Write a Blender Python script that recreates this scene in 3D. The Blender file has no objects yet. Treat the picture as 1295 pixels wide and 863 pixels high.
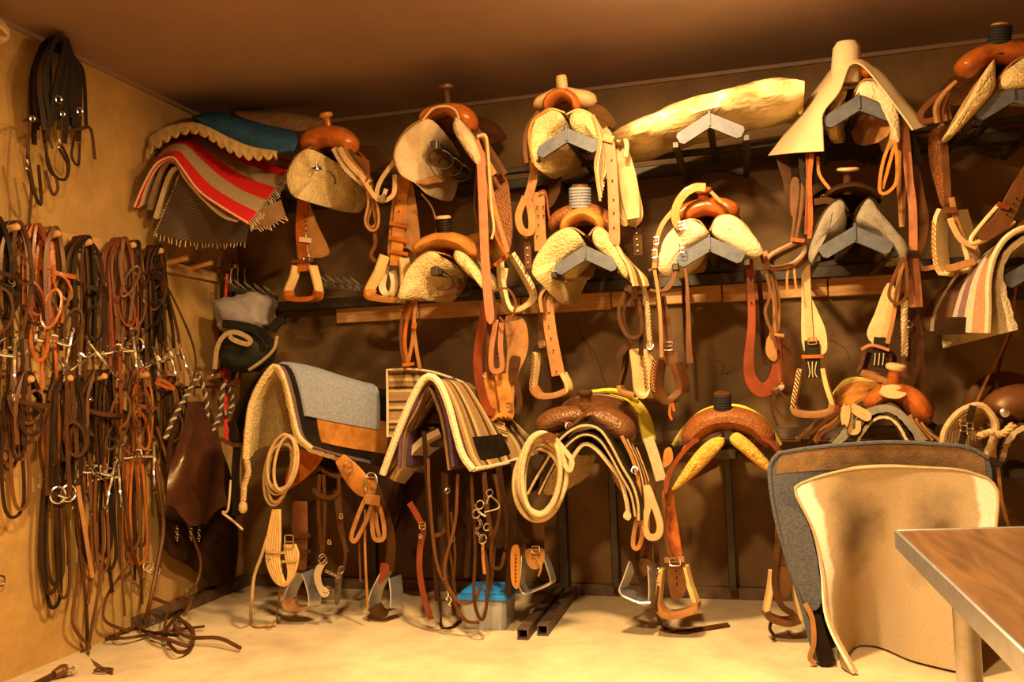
import bpy, math, random
import numpy as np
from mathutils import Vector
# ------------------------------------------------------------------ camera, world, light
S = bpy.context.scene
COL = S.collection
IW, IH = 1295.0, 863.0
FPX = 1104.5
YAW, PITCH, ROLL = 0.2615, 0.0529, -0.0350
CAM = np.array([2.971, -4.688, 1.122])
ROOM_H = 2.75
_right = np.array([math.cos(YAW), math.sin(YAW), 0.0])
_fwd = np.array([-math.sin(YAW) * math.cos(PITCH), math.cos(YAW) * math.cos(PITCH), math.sin(PITCH)])
_up = np.cross(_right, _fwd)
R_ = _right * math.cos(ROLL) + _up * math.sin(ROLL)
U_ = -_right * math.sin(ROLL) + _up * math.cos(ROLL)
cam_d = bpy.data.cameras.new('camera')
cam_d.sensor_width = 36.0
cam_d.lens = FPX / IW * 36.0
cam_d.clip_start = 0.05
cam = bpy.data.objects.new('camera', cam_d)
COL.objects.link(cam)
from mathutils import Matrix
cam.matrix_world = Matrix(((R_[0], U_[0], -_fwd[0], CAM[0]), (R_[1], U_[1], -_fwd[1], CAM[1]), (R_[2], U_[2], -_fwd[2], CAM[2]), (0, 0, 0, 1)))
S.camera = cam

w = bpy.data.worlds.new('world')
S.world = w
w.use_nodes = True
w.node_tree.nodes['Background'].inputs[0].default_value = (1.0, 0.7, 0.4, 1)
w.node_tree.nodes['Background'].inputs[1].default_value = 0.02

def point_light(name, loc, power, color, radius):
    d = bpy.data.lights.new(name, 'POINT')
    d.energy = power
    d.color = color
    d.shadow_soft_size = radius
    o = bpy.data.objects.new(name, d)
    o.location = loc
    COL.objects.link(o)
    return o
def panel_light(name, loc, power, color, size):
    d = bpy.data.lights.new(name, 'AREA')
    d.shape = 'DISK'; d.size = size
    d.energy = power; d.color = color
    o = bpy.data.objects.new(name, d)
    o.location = loc                       # faces straight down from the ceiling
    COL.objects.link(o)
    return o
WARM = (1.0, 0.70, 0.36)
panel_light('ceiling_lamp_light', (2.5, -2.05, 2.70), 155, WARM, .22)
panel_light('ceiling_lamp_light_mid', (2.5, -3.8, 2.70), 210, WARM, .22)
point_light('ceiling_lamp_glow', (2.9, -1.6, 2.6), 55, WARM, .10)
vs = S.view_settings
vs.view_transform = 'Standard'
vs.look = 'None'
vs.exposure = 0.0
vs.gamma = 1.0
vs.use_curve_mapping = False

# ------------------------------------------------------------------ pixel -> place
def ray(px, py):
    return _fwd + R_ * ((px - IW / 2) / FPX) - U_ * ((py - IH / 2) / FPX)
def P(px, py, y):
    d = ray(px, py)
    q = CAM + d * ((y - CAM[1]) / d[1])
    q[0] = max(q[0], .035)              # nothing goes into the left wall
    return q
def PX(px, py, x):
    d = ray(px, py)
    q = CAM + d * ((x - CAM[0]) / d[0])
    q[2] = min(q[2], ROOM_H - .045)     # stays below the ceiling
    return q
def PZ(px, py, z):
    d = ray(px, py)
    q = CAM + d * ((z - CAM[2]) / d[2])
    if q[0] < .03:                      # it would lie beyond the left wall: keep it at the wall's foot
        q[0] = .03
    return q
def mpp(pt):
    return float(np.dot(np.asarray(pt) - CAM, _fwd)) / FPX
def crop(x0, y0, s):
    def f(*a):
        pts = a[0] if len(a) == 1 else [a]
        return [(x0 + p[0] * s, y0 + p[1] * s) + tuple(p[2:]) for p in pts]
    f.s = s
    return f
K4 = crop(160, 100, .3476); K7 = crop(440, 80, .3709); K8 = crop(620, 80, .3709)
KA = crop(780, 80, .3013); KB = crop(960, 20, .371); KC = crop(640, 320, .3476)
KD = crop(820, 220, .3709); KE = crop(980, 190, .3823); KF = crop(640, 470, .4171)
KG = crop(940, 440, .4903); KH = crop(460, 360, .3709); I5 = crop(280, 340, .3475)
I6 = crop(280, 580, .3398); L1 = crop(0, 0, .3476); L2 = crop(0, 260, .3476)
L3 = crop(0, 540, .3744); KJ = crop(980, 440, .2432); KQ = crop(240, 300, .2086)
def C3(px, y, dy=None):
    """pixel polyline on the plane Y=y; a third entry per point shifts its own depth."""
    return np.array([P(p[0], p[1], y + (p[2] if len(p) > 2 else 0.0)) for p in px])

# ------------------------------------------------------------------ curves and shapes
def catmull(pts, sub, closed=False):
    p = np.asarray(pts, float)
    n = len(p)
    if n < 3 and not closed:
        t = np.linspace(0, 1, sub + 1)[:, None]
        return p[0] * (1 - t) + p[-1] * t
    out = []
    rng = range(n if closed else n - 1)
    for i in rng:
        if closed:
            a, b, c, d = p[(i - 1) % n], p[i], p[(i + 1) % n], p[(i + 2) % n]
        else:
            b, c = p[i], p[i + 1]
            a = p[i - 1] if i > 0 else 2 * b - c
            d = p[i + 2] if i + 2 < n else 2 * c - b
        for k in range(sub):
            t = k / sub
            out.append(0.5 * ((2 * b) + (c - a) * t + (2 * a - 5 * b + 4 * c - d) * t * t + (-a + 3 * b - 3 * c + d) * t ** 3))
    if not closed:
        out.append(p[-1])
    return np.array(out)
def resample(pts, n, sub=8):
    c = catmull(pts, sub)
    seg = np.r_[0, np.cumsum(np.linalg.norm(np.diff(c[:, :3], axis=0), axis=1))]
    t = np.linspace(0, seg[-1], n)
    return np.stack([np.interp(t, seg, c[:, k]) for k in range(c.shape[1])], 1)
def unit(v):
    return v / max(1e-9, np.linalg.norm(v))
def tangents(c, closed):
    if closed:
        t = np.roll(c, -1, 0) - np.roll(c, 1, 0)
    else:
        t = np.gradient(c, axis=0)
    return t / np.maximum(1e-9, np.linalg.norm(t, axis=1))[:, None]
def sweep(c, A, B, prof, closed):
    """rings of prof (k,2) in frame A,B along c"""
    n, k = len(c), len(prof)
    V = (c[:, None, :] + A[:, None, :] * prof[..., 0:1] + B[:, None, :] * prof[..., 1:2]) if prof.ndim == 3 else (c[:, None, :] + A[:, None, :] * prof[None, :, 0:1] + B[:, None, :] * prof[None, :, 1:2])
    k = V.shape[1]
    V = V.reshape(-1, 3)
    F = []
    for i in range(n if closed else n - 1):
        j = (i + 1) % n
        for a in range(k):
            b = (a + 1) % k
            F.append((i * k + a, i * k + b, j * k + b, j * k + a))
    if not closed:
        F.append(tuple(range(k - 1, -1, -1)))
        F.append(tuple((n - 1) * k + a for a in range(k)))
    return V, F
def ribbon(pts, wd, th=0.004, d=None, n=(0, -1, 0), closed=False, sub=5):
    """flat strap; wd = width (scalar or per point); d fixes the width direction, else the strap faces n"""
    p = np.asarray(pts, float)
    ws = np.full(len(p), wd) if np.isscalar(wd) else np.asarray(wd, float)
    c = catmull(np.c_[p, ws], sub, closed)
    ws = np.maximum(c[:, 3], 0.001); c = c[:, :3]
    T = tangents(c, closed)
    A = np.zeros_like(c); prev = None
    n = np.asarray(n, float)
    for i in range(len(c)):
        if d is not None:
            a = np.asarray(d, float) - T[i] * np.dot(T[i], d)
        else:
            a = np.cross(T[i], n)
        if np.linalg.norm(a) < 0.12:
            a = prev if prev is not None else np.cross(T[i], (0.3, 0.5, 0.8))
            a = a - T[i] * np.dot(T[i], a)
        a = unit(a)
        if prev is not None and np.dot(a, prev) < 0:
            a = -a
        A[i] = a; prev = a
    B = np.cross(T, A)
    h, t = 0.5, th / 2
    e = min(0.5, th)  # edge rounding is a share of the width
    base = np.array([(-h, 0), (-h * .92, -1), (0, -1.12), (h * .92, -1), (h, 0), (h * .92, 1), (0, 1.12), (-h * .92, 1)])
    prof = np.repeat(base[None], len(c), 0).copy()
    prof[:, :, 0] *= ws[:, None]; prof[:, :, 1] *= t
    return sweep(c, A, B, prof, closed)
def tube(pts, r, seg=7, closed=False, sub=5):
    p = np.asarray(pts, float)
    rs = np.full(len(p), r) if np.isscalar(r) else np.asarray(r, float)
    c = catmull(np.c_[p, rs], sub, closed)
    rs = np.maximum(c[:, 3], 0.0006); c = c[:, :3]
    T = tangents(c, closed)
    A = np.zeros_like(c); a = np.cross(T[0], (0.31, 0.7, 0.64)); a = unit(a)
    for i in range(len(c)):
        a = unit(a - T[i] * np.dot(T[i], a)); A[i] = a
    B = np.cross(T, A)
    ang = np.linspace(0, 2 * math.pi, seg, endpoint=False)
    base = np.stack([np.cos(ang), np.sin(ang)], 1)
    prof = base[None] * rs[:, None, None]
    return sweep(c, A, B, prof, closed)
def twist_rope(pts, r, strands=3, turns_per_m=22, sub=10):
    c = catmull(pts, sub)
    L = np.r_[0, np.cumsum(np.linalg.norm(np.diff(c, axis=0), axis=1))]
    m = max(8, int(L[-1] * turns_per_m * 6))
    t = np.linspace(0, L[-1], m)
    c = np.stack([np.interp(t, L, c[:, k]) for k in range(3)], 1)
    T = tangents(c, False); A = np.cross(T, (0.3, 0.6, 0.74)); A /= np.linalg.norm(A, axis=1)[:, None]; B = np.cross(T, A)
    g = []
    for s in range(strands):
        ph = t * turns_per_m * 2 * math.pi + s * 2 * math.pi / strands
        g.append(tube(c + A * (np.cos(ph) * r * .55)[:, None] + B * (np.sin(ph) * r * .55)[:, None], r * .6, 5, sub=1))
    return g
def oval(center, u, v, n=12, a0=0.0, a1=2 * math.pi, endpoint=False):
    t = np.linspace(a0, a1, n, endpoint=endpoint)
    return np.asarray(center) + np.cos(t)[:, None] * np.asarray(u) + np.sin(t)[:, None] * np.asarray(v)
def ring(center, u, v, r, seg=6, n=12):
    return tube(oval(center, u, v, n), r, seg, True, 2)
def loft(curves, nu=24, nv=14):
    cs = [resample(c, nu) for c in curves]
    g = np.stack(cs, 1)                       # nu, k, 3
    if g.shape[1] == 2:
        t = np.linspace(0, 1, nv)[None, :, None]
        return g[:, :1] * (1 - t) + g[:, 1:] * t
    return np.stack([resample(g[i], nv) for i in range(nu)], 0)
def gnormals(g):
    du = np.gradient(g, axis=0); dv = np.gradient(g, axis=1)
    n = np.cross(du, dv)
    return n / np.maximum(1e-9, np.linalg.norm(n, axis=2))[..., None]
def shell(g, th, off=0.0, jit=0.0, seed=0):
    """solid sheet: grid g (nu,nv,3) pushed along its normal from off to off+th; carries UV"""
    n = gnormals(g)
    nu, nv = g.shape[:2]
    a = g + n * off
    b = g + n * (off + th)
    if jit:
        rs = np.random.RandomState(seed)
        a = a + n * (rs.rand(nu, nv, 1) - .5) * jit
        b = b + n * (rs.rand(nu, nv, 1) - .5) * jit
    V = np.concatenate([a.reshape(-1, 3), b.reshape(-1, 3)])
    o = nu * nv
    idx = lambda i, j: i * nv + j
    F = []
    for i in range(nu - 1):
        for j in range(nv - 1):
            q = (idx(i, j), idx(i, j + 1), idx(i + 1, j + 1), idx(i + 1, j))
            F.append(q)
            F.append(tuple(o + x for x in q[::-1]))
    edge = [idx(i, 0) for i in range(nu)] + [idx(nu - 1, j) for j in range(1, nv)] + [idx(i, nv - 1) for i in range(nu - 2, -1, -1)] + [idx(0, j) for j in range(nv - 2, 0, -1)]
    for k in range(len(edge)):
        p, q = edge[k], edge[(k + 1) % len(edge)]
        F.append((p, q, o + q, o + p))
    uu, vv = np.meshgrid(np.linspace(0, 1, nu), np.linspace(0, 1, nv), indexing='ij')
    uv = np.stack([uu.ravel(), vv.ravel()], 1)
    return V, F, np.concatenate([uv, uv])
def plate(outline, th, n=None, round_sub=0, bulge=0.0):
    """flat piece with the given closed outline, grown from a centre fan so it may bulge"""
    o = np.asarray(outline, float)
    if round_sub:
        o = catmull(o, round_sub, True)
    c = o.mean(0)
    if n is None:
        n = np.zeros(3)
        for i in range(len(o)):
            n += np.cross(o[i] - c, o[(i + 1) % len(o)] - c)
        n = unit(n)
    n = np.asarray(n, float)
    if np.dot(n, CAM - c) < 0:
        n = -n
    m = len(o)
    V = np.concatenate([o + n * th / 2, o - n * th / 2])
    F = [tuple(range(m)), tuple(range(2 * m - 1, m - 1, -1))]
    for i in range(m):
        j = (i + 1) % m
        F.append((i, m + i, m + j, j))
    return V, F
def box(c, sx, sy, sz, X=(1, 0, 0), Y=(0, 1, 0), Z=(0, 0, 1), bev=0.0):
    c = np.asarray(c, float); X, Y, Z = map(lambda a: np.asarray(a, float), (X, Y, Z))
    if bev <= 0:
        V = np.array([c + X * a * sx / 2 + Y * b * sy / 2 + Z * d * sz / 2 for a in (-1, 1) for b in (-1, 1) for d in (-1, 1)])
        F = [(0, 1, 3, 2), (4, 6, 7, 5), (0, 4, 5, 1), (2, 3, 7, 6), (0, 2, 6, 4), (1, 5, 7, 3)]
        return V, F
    # chamfered box: three stacked rings
    V = []; F = []
    for d, ins in ((-1, bev), (-1 + 2 * bev / sz, 0), (1 - 2 * bev / sz, 0), (1, bev)):
        hx, hy = sx / 2 - ins, sy / 2 - ins
        b = bev
        for (px, py) in ((-hx + b, -hy), (hx - b, -hy), (hx, -hy + b), (hx, hy - b), (hx - b, hy), (-hx + b, hy), (-hx, hy - b), (-hx, -hy + b)):
            V.append(c + X * px + Y * py + Z * d * sz / 2)
    for r in range(3):
        for a in range(8):
            b2 = (a + 1) % 8
            F.append((r * 8 + a, r * 8 + b2, (r + 1) * 8 + b2, (r + 1) * 8 + a))
    F.append(tuple(range(7, -1, -1))); F.append(tuple(range(24, 32)))
    return np.array(V), F
def bar(a, b, wy, wz, up=(0, 0, 1), bev=0.0):
    a = np.asarray(a, float); b = np.asarray(b, float)
    X = unit(b - a); Z = np.asarray(up, float); Z = unit(Z - X * np.dot(X, Z)); Y = np.cross(Z, X)
    return box((a + b) / 2, np.linalg.norm(b - a), wy, wz, X, Y, Z, bev)
def lathe(prof, base, axis, seg=16):
    base = np.asarray(base, float); ax = unit(np.asarray(axis, float))
    A = unit(np.cross(ax, (0.2, 0.95, 0.1))); B = np.cross(ax, A)
    ang = np.linspace(0, 2 * math.pi, seg, endpoint=False)
    V = []; F = []
    for r, h in prof:
        r = max(r, 1e-4)
        V.append(base + ax * h + (np.cos(ang)[:, None] * A + np.sin(ang)[:, None] * B) * r)
    V = np.concatenate(V)
    for i in range(len(prof) - 1):
        for a in range(seg):
            b = (a + 1) % seg
            F.append((i * seg + a, i * seg + b, (i + 1) * seg + b, (i + 1) * seg + a))
    F.append(tuple(range(seg - 1, -1, -1)))
    F.append(tuple((len(prof) - 1) * seg + a for a in range(seg)))
    return V, F
def blob(c, rx, ry, rz, e=0.7, seg=18, rings=12, jit=0.0, seed=0, rot=None, folds=0.0):
    rs = np.random.RandomState(seed)
    k1, k2, k3 = rs.rand(3) * 6
    f = lambda v: np.sign(v) * np.abs(v) ** e
    V = []; F = []
    for i in range(rings + 1):
        ph = -math.pi / 2 + math.pi * i / rings
        for j in range(seg):
            th = 2 * math.pi * j / seg
            x = f(math.cos(ph)) * f(math.cos(th)); y = f(math.cos(ph)) * f(math.sin(th)); z = f(math.sin(ph))
            m = 1 + jit * (math.sin(3 * x + k1 + 2 * z) + math.sin(4 * y + k2) + math.sin(5 * z + k3 + 3 * x)) / 3
            m += folds * (abs(math.sin(6 * x + 4 * z + k2 + math.sin(5 * z + k1))) - .5 + .6 * abs(math.sin(9 * z - 5 * x + k3 + 1.5 * math.sin(4 * x))) - .3)
            V.append((x * rx * m, y * ry * m, z * rz * m))
    V = np.array(V)
    if rot is not None:
        V = V @ np.asarray(rot).T
    V = V + np.asarray(c)
    for i in range(rings):
        for j in range(seg):
            F.append((i * seg + j, i * seg + (j + 1) % seg, (i + 1) * seg + (j + 1) % seg, (i + 1) * seg + j))
    return V, F
def join(*gs):
    L = []
    for g in gs:
        L += g if isinstance(g, list) else [g]
    V = []; F = []; o = 0
    for g in L:
        V.append(np.asarray(g[0])); F += [tuple(i + o for i in f) for f in g[1]]; o += len(g[0])
    return np.concatenate(V), F

# ------------------------------------------------------------------ objects
def mesh_obj(name, geo, mat, base, parent=None, smooth=30):
    if isinstance(geo, list):
        geo = join(*geo)
    V, F = geo[0], geo[1]
    me = bpy.data.meshes.new(name)
    me.from_pydata((np.asarray(V) - base).tolist(), [], F)
    if len(geo) > 2:
        uv = me.uv_layers.new(name='UVMap')
        li = np.zeros(len(me.loops), dtype=np.int32)
        me.loops.foreach_get('vertex_index', li)
        uv.data.foreach_set('uv', geo[2][li].ravel().astype(np.float32))
    me.polygons.foreach_set('use_smooth', [True] * len(me.polygons))
    me.set_sharp_from_angle(angle=math.radians(smooth + 10))
    me.materials.append(M[mat])
    o = bpy.data.objects.new(name, me)
    COL.objects.link(o)
    if parent is not None:
        o.parent = parent
    else:
        o.location = base
    return o
def meta(o, label=None, cat=None, group=None, kind=None):
    for k, v in (('label', label), ('category', cat), ('group', group), ('kind', kind)):
        if v:
            o[k] = v
    return o
class Thing:
    def __init__(s, name, label, cat, loc, group=None):
        s.base = np.asarray(loc, float)
        s.o = bpy.data.objects.new(name, None)
        s.o.location = s.base
        s.o.empty_display_size = 0.05
        COL.objects.link(s.o)
        meta(s.o, label, cat, group)
    def part(s, name, geo, mat, parent=None, label=None, smooth=30):
        o = mesh_obj(name, geo, mat, s.base, parent or s.o, smooth)
        if label:
            o['label'] = label
        return o
def single(name, label, cat, geo, mat, group=None, kind=None, smooth=30):
    if isinstance(geo, list):
        geo = join(*geo)
    V = np.asarray(geo[0]); b = (V.min(0) + V.max(0)) / 2; b[2] = V[:, 2].min()
    return meta(mesh_obj(name, geo, mat, b, None, smooth), label, cat, group, kind)
# ------------------------------------------------------------------ materials
M = {}
def nodes_of(name):
    m = bpy.data.materials.new(name); m.use_nodes = True
    nt = m.node_tree; b = nt.nodes['Principled BSDF']
    M[name] = m
    return m, nt, b
def lnk(nt, a, b):
    nt.links.new(a, b)
def mat(name, col, rough=.6, var=.25, scale=30, bump=.15, bscale=None, metal=0.0, spec=.5, coat=0.0, kind='noise', sheen=0.0, bdist=.004, stretch=None, col2=None):
    m, nt, b = nodes_of(name)
    N = nt.nodes.new
    tc = N('ShaderNodeTexCoord'); mp = N('ShaderNodeMapping')
    if stretch: mp.inputs['Scale'].default_value = stretch
    lnk(nt, tc.outputs['Object'], mp.inputs[0])
    ns = N('ShaderNodeTexNoise'); ns.inputs['Scale'].default_value = scale; ns.inputs['Detail'].default_value = 5; ns.inputs['Roughness'].default_value = .65
    lnk(nt, mp.outputs[0], ns.inputs['Vector'])
    cr = N('ShaderNodeValToRGB')
    c = np.array(col)
    lo = np.clip(c * (1 - var), 0, 1) if col2 is None else np.array(col2); hi = np.clip(c * (1 + var), 0, 1) if col2 is None else c
    cr.color_ramp.elements[0].position = .3; cr.color_ramp.elements[0].color = (*lo, 1)
    cr.color_ramp.elements[1].position = .7; cr.color_ramp.elements[1].color = (*hi, 1)
    lnk(nt, ns.outputs['Fac'], cr.inputs[0]); lnk(nt, cr.outputs[0], b.inputs['Base Color'])
    b.inputs['Roughness'].default_value = rough; b.inputs['Metallic'].default_value = metal
    b.inputs['Specular IOR Level'].default_value = spec; b.inputs['Coat Weight'].default_value = coat
    b.inputs['Sheen Weight'].default_value = sheen
    if name.startswith('leather') or name.startswith('nylon') or name.startswith('chaps'):
        b.inputs['Specular Tint'].default_value = (1.0, .72, .42, 1)
    if bump:
        if kind == 'voronoi':
            t = N('ShaderNodeTexVoronoi'); out = t.outputs['Distance']
        else:
            t = N('ShaderNodeTexNoise'); t.inputs['Detail'].default_value = 4; out = t.outputs['Fac']
        t.inputs['Scale'].default_value = bscale or scale * 3
        lnk(nt, mp.outputs[0], t.inputs['Vector'])
        bp = N('ShaderNodeBump'); bp.inputs['Strength'].default_value = bump; bp.inputs['Distance'].default_value = bdist
        lnk(nt, out, bp.inputs['Height']); lnk(nt, bp.outputs[0], b.inputs['Normal'])
    return m
def striped(name, stops, axis='Y', rough=.95, weave=120, noise=.25, coord='UV', wobble=0.0):
    """stripes across a woven sheet: constant colour ramp on its UV, fine weave bump"""
    m, nt, b = nodes_of(name)
    N = nt.nodes.new
    tc = N('ShaderNodeTexCoord'); sp = N('ShaderNodeSeparateXYZ')
    lnk(nt, tc.outputs[coord], sp.inputs[0])
    cr = N('ShaderNodeValToRGB'); cr.color_ramp.interpolation = 'CONSTANT'
    while len(cr.color_ramp.elements) < len(stops): cr.color_ramp.elements.new(.5)
    for e, (p, c) in zip(cr.color_ramp.elements, stops):
        e.position = p
    for e, (p, c) in zip(cr.color_ramp.elements, stops):
        e.color = (*c, 1)
    lnk(nt, sp.outputs[axis], cr.inputs[0])
    ns = N('ShaderNodeTexNoise'); ns.inputs['Scale'].default_value = 60; ns.inputs['Detail'].default_value = 4
    lnk(nt, tc.outputs['Object'], ns.inputs['Vector'])
    mr = N('ShaderNodeMapRange'); mr.inputs[3].default_value = 1 - noise; mr.inputs[4].default_value = 1 + noise
    lnk(nt, ns.outputs['Fac'], mr.inputs[0])
    mx = N('ShaderNodeMix'); mx.data_type = 'RGBA'; mx.blend_type = 'MULTIPLY'; mx.inputs[0].default_value = 1
    lnk(nt, cr.outputs[0], mx.inputs[6]); lnk(nt, mr.outputs[0], mx.inputs[7]); lnk(nt, mx.outputs[2], b.inputs['Base Color'])
    vo = N('ShaderNodeTexVoronoi'); vo.inputs['Scale'].default_value = weave
    lnk(nt, tc.outputs['Object'], vo.inputs['Vector'])
    bp = N('ShaderNodeBump'); bp.inputs['Strength'].default_value = .5; bp.inputs['Distance'].default_value = .004
    lnk(nt, vo.outputs['Distance'], bp.inputs['Height']); lnk(nt, bp.outputs[0], b.inputs['Normal'])
    b.inputs['Roughness'].default_value = rough; b.inputs['Specular IOR Level'].default_value = .2
    return m
# walls, floor, ceiling
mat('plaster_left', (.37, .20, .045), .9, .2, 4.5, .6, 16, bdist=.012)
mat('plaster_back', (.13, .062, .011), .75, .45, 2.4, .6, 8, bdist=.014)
mat('ceiling_board', (.225, .132, .078), .85, .12, 2.0, .1, 30)
mat('concrete', (.57, .415, .22), .75, .24, 3.4, .3, 22, bdist=.006)
mat('plank', (.66, .34, .10), .6, .35, 6, .25, 30, stretch=(1, 6, 14), col2=(.40, .18, .05))
mat('peg_wood', (.46, .23, .075), .55, .25, 14, .15)
mat('steel_dark', (.05, .035, .022), .45, .35, 18, .15, metal=.55)
mat('steel_rust', (.12, .07, .035), .6, .45, 16, .2, metal=.35)
mat('bracket_grey', (.075, .074, .074), .5, .3, 22, .15, metal=.15)
mat('chrome', (.75, .72, .66), .18, .1, 20, 0, metal=1)
mat('aluminium', (.58, .57, .55), .32, .12, 30, .05, metal=.9)
mat('iron', (.16, .13, .1), .35, .3, 30, .1, metal=.9)
# leathers
mat('leather_orange', (.31, .074, .011), .3, .5, 12, .35, 70, coat=.15)
mat('leather_gold', (.40, .148, .025), .36, .4, 11, .3, 70, coat=.1)
mat('leather_tan', (.30, .13, .037), .45, .3, 14, .15, 120)
mat('leather_pink', (.33, .12, .05), .45, .25, 14, .12, 120)
mat('leather_red', (.16, .026, .008), .35, .3, 12, .12, 120, coat=.15)
mat('leather_brown', (.095, .032, .009), .4, .35, 12, .15, 110)
mat('leather_umber', (.058, .022, .007), .5, .35, 14, .15, 110, spec=.12)
mat('leather_dark', (.024, .010, .004), .5, .4, 14, .15, 110, spec=.12)
mat('leather_black', (.011, .007, .004), .5, .4, 18, .15, 110, spec=.12)
mat('leather_pale', (.46, .28, .115), .5, .2, 12, .15, 110)
mat('leather_tooled', (.105, .037, .011), .4, .4, 40, .5, 90, kind='voronoi', bdist=.006)
mat('leather_basket', (.19, .056, .013), .4, .3, 60, .45, 130, kind='voronoi', bdist=.006)
mat('chaps_leather', (.055, .018, .007), .3, .45, 5, .25, 30, coat=.25)
mat('rawhide', (.54, .37, .15), .5, .15, 20, .2, 60)
mat('wood_pale', (.58, .37, .13), .45, .2, 14, .1, 40)
mat('fleece', (.54, .38, .155), .98, .16, 30, 1.0, 95, spec=.1, bdist=.012)
mat('fleece_white', (.58, .45, .25), .98, .12, 30, .8, 110, spec=.1, bdist=.01)
mat('fleece_gold', (.58, .31, .05), .98, .2, 26, 1.0, 85, spec=.1, bdist=.014)
mat('felt_beige', (.42, .29, .145), .98, .18, 16, .5, 160, spec=.1)
mat('felt_grey', (.24, .235, .23), .98, .32, 110, .7, 230, spec=.1, bdist=.003)
mat('felt_charcoal', (.085, .082, .082), .98, .4, 110, .7, 230, spec=.1, bdist=.003)
mat('felt_greytan', (.20, .165, .11), .98, .2, 30, .5, 180, spec=.1)
mat('canvas', (.47, .34, .175), .9, .08, 6, .25, 260, spec=.2)
mat('rope', (.48, .34, .15), .85, .2, 40, .6, 160)
mat('rope_tan', (.42, .26, .1), .85, .25, 40, .6, 160)
mat('rope_dark', (.05, .03, .015), .7, .25, 40, .4, 160)
mat('mohair', (.58, .34, .1), .95, .25, 30, .9, 120, stretch=(3, 1, .4))
mat('wool_blue', (.022, .065, .105), .95, .25, 24, .7, 150, spec=.1)
mat('wool_brown', (.2, .11, .045), .95, .3, 18, .7, 140, spec=.1)
mat('wool_cream', (.52, .39, .21), .95, .15, 18, .7, 150, spec=.1)
mat('fleece_tan', (.44, .29, .1), .98, .2, 20, .8, 90, spec=.1)
mat('wool_purple', (.10, .05, .075), .95, .25, 30, .6, 160, spec=.1)
mat('cloth_grey', (.25, .2, .155), .9, .2, 9, .3, 60)
mat('nylon_dark', (.016, .013, .009), .6, .3, 12, .3, 60, spec=.12)
mat('nylon_green', (.022, .022, .013), .6, .3, 9, .3, 50, spec=.12)
mat('nylon_red', (.55, .03, .02), .5, .2, 30, .2, 200)
mat('yellow_pad', (.75, .56, .04), .8, .15, 20, .4, 120)
mat('blue_plastic', (.02, .2, .56), .35, .12, 10, .05, 60)
mat('concho', (.7, .68, .62), .3, .1, 40, .2, metal=1)
mat('rubber', (.02, .018, .015), .7, spec=.12)
mat('plaid', (.06, .055, .06), .95, .6, 50, .5, 160, col2=(.16, .05, .04))
mat('bottle_white', (.62, .6, .54), .5, .1, 10, .05)
# clear tub
m_, nt_, b_ = nodes_of('clear_plastic')
b_.inputs['Base Color'].default_value = (.86, .84, .78, 1); b_.inputs['Roughness'].default_value = .35
b_.inputs['Transmission Weight'].default_value = .72; b_.inputs['IOR'].default_value = 1.2
m_, nt_, b_ = nodes_of('plastic_wrap')      # cream cloth inside a glossy bag: mottled, crinkled
N = nt_.nodes.new
tc = N('ShaderNodeTexCoord'); n1 = N('ShaderNodeTexNoise'); n1.inputs['Scale'].default_value = 7; n1.inputs['Detail'].default_value = 6
lnk(nt_, tc.outputs['Object'], n1.inputs['Vector'])
cr = N('ShaderNodeValToRGB')
cr.color_ramp.elements[0].position = .3; cr.color_ramp.elements[0].color = (.26, .15, .055, 1)
cr.color_ramp.elements[1].position = .5; cr.color_ramp.elements[1].color = (.66, .50, .2, 1)
e = cr.color_ramp.elements.new(.72); e.color = (.74, .62, .36, 1)
lnk(nt_, n1.outputs['Fac'], cr.inputs[0]); lnk(nt_, cr.outputs[0], b_.inputs['Base Color'])
n2 = N('ShaderNodeTexNoise'); n2.inputs['Scale'].default_value = 14; n2.inputs['Distortion'].default_value = 1.5
lnk(nt_, tc.outputs['Object'], n2.inputs['Vector'])
bp = N('ShaderNodeBump'); bp.inputs['Strength'].default_value = .5; bp.inputs['Distance'].default_value = .02
lnk(nt_, n2.outputs['Fac'], bp.inputs['Height']); lnk(nt_, bp.outputs[0], b_.inputs['Normal'])
b_.inputs['Roughness'].default_value = .4; b_.inputs['Coat Weight'].default_value = .3; b_.inputs['Coat Roughness'].default_value = .15
# woven blankets
RED = (.46, .01, .006); GRW = (.30, .19, .085)
striped('blanket_red', [(0, RED), (.17, GRW), (.36, RED), (.56, GRW), (.74, RED), (.88, GRW), (.95, RED)], 'Y')
TN = (.27, .15, .045); BR = (.06, .028, .011); CRM = (.42, .28, .10)
_st = []
_c = [TN, BR, TN, CRM, (.2, .11, .04), TN, BR, CRM, TN, (.25, .13, .05), TN, BR, TN, CRM, BR, TN, (.3, .16, .06), TN, CRM, BR, TN, BR, TN, CRM]
for i_ in range(24): _st.append((i_ / 24, _c[i_]))
striped('blanket_tan', _st, 'Y')
striped('blanket_tan_u', _st[:20], 'X')
striped('blanket_mesa', [(0, (.36, .19, .08)), (.22, (.5, .38, .23)), (.34, (.2, .1, .075)), (.45, (.4, .31, .22)), (.52, (.12, .048, .017)), (.8, (.34, .23, .13)), (.86, (.12, .048, .017))], 'Y')
striped('belt_pattern', [(0, (.03, .025, .025)), (.3, (.4, .36, .3)), (.38, (.03, .025, .025)), (.62, (.4, .36, .3)), (.7, (.03, .025, .025))], 'X')
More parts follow.
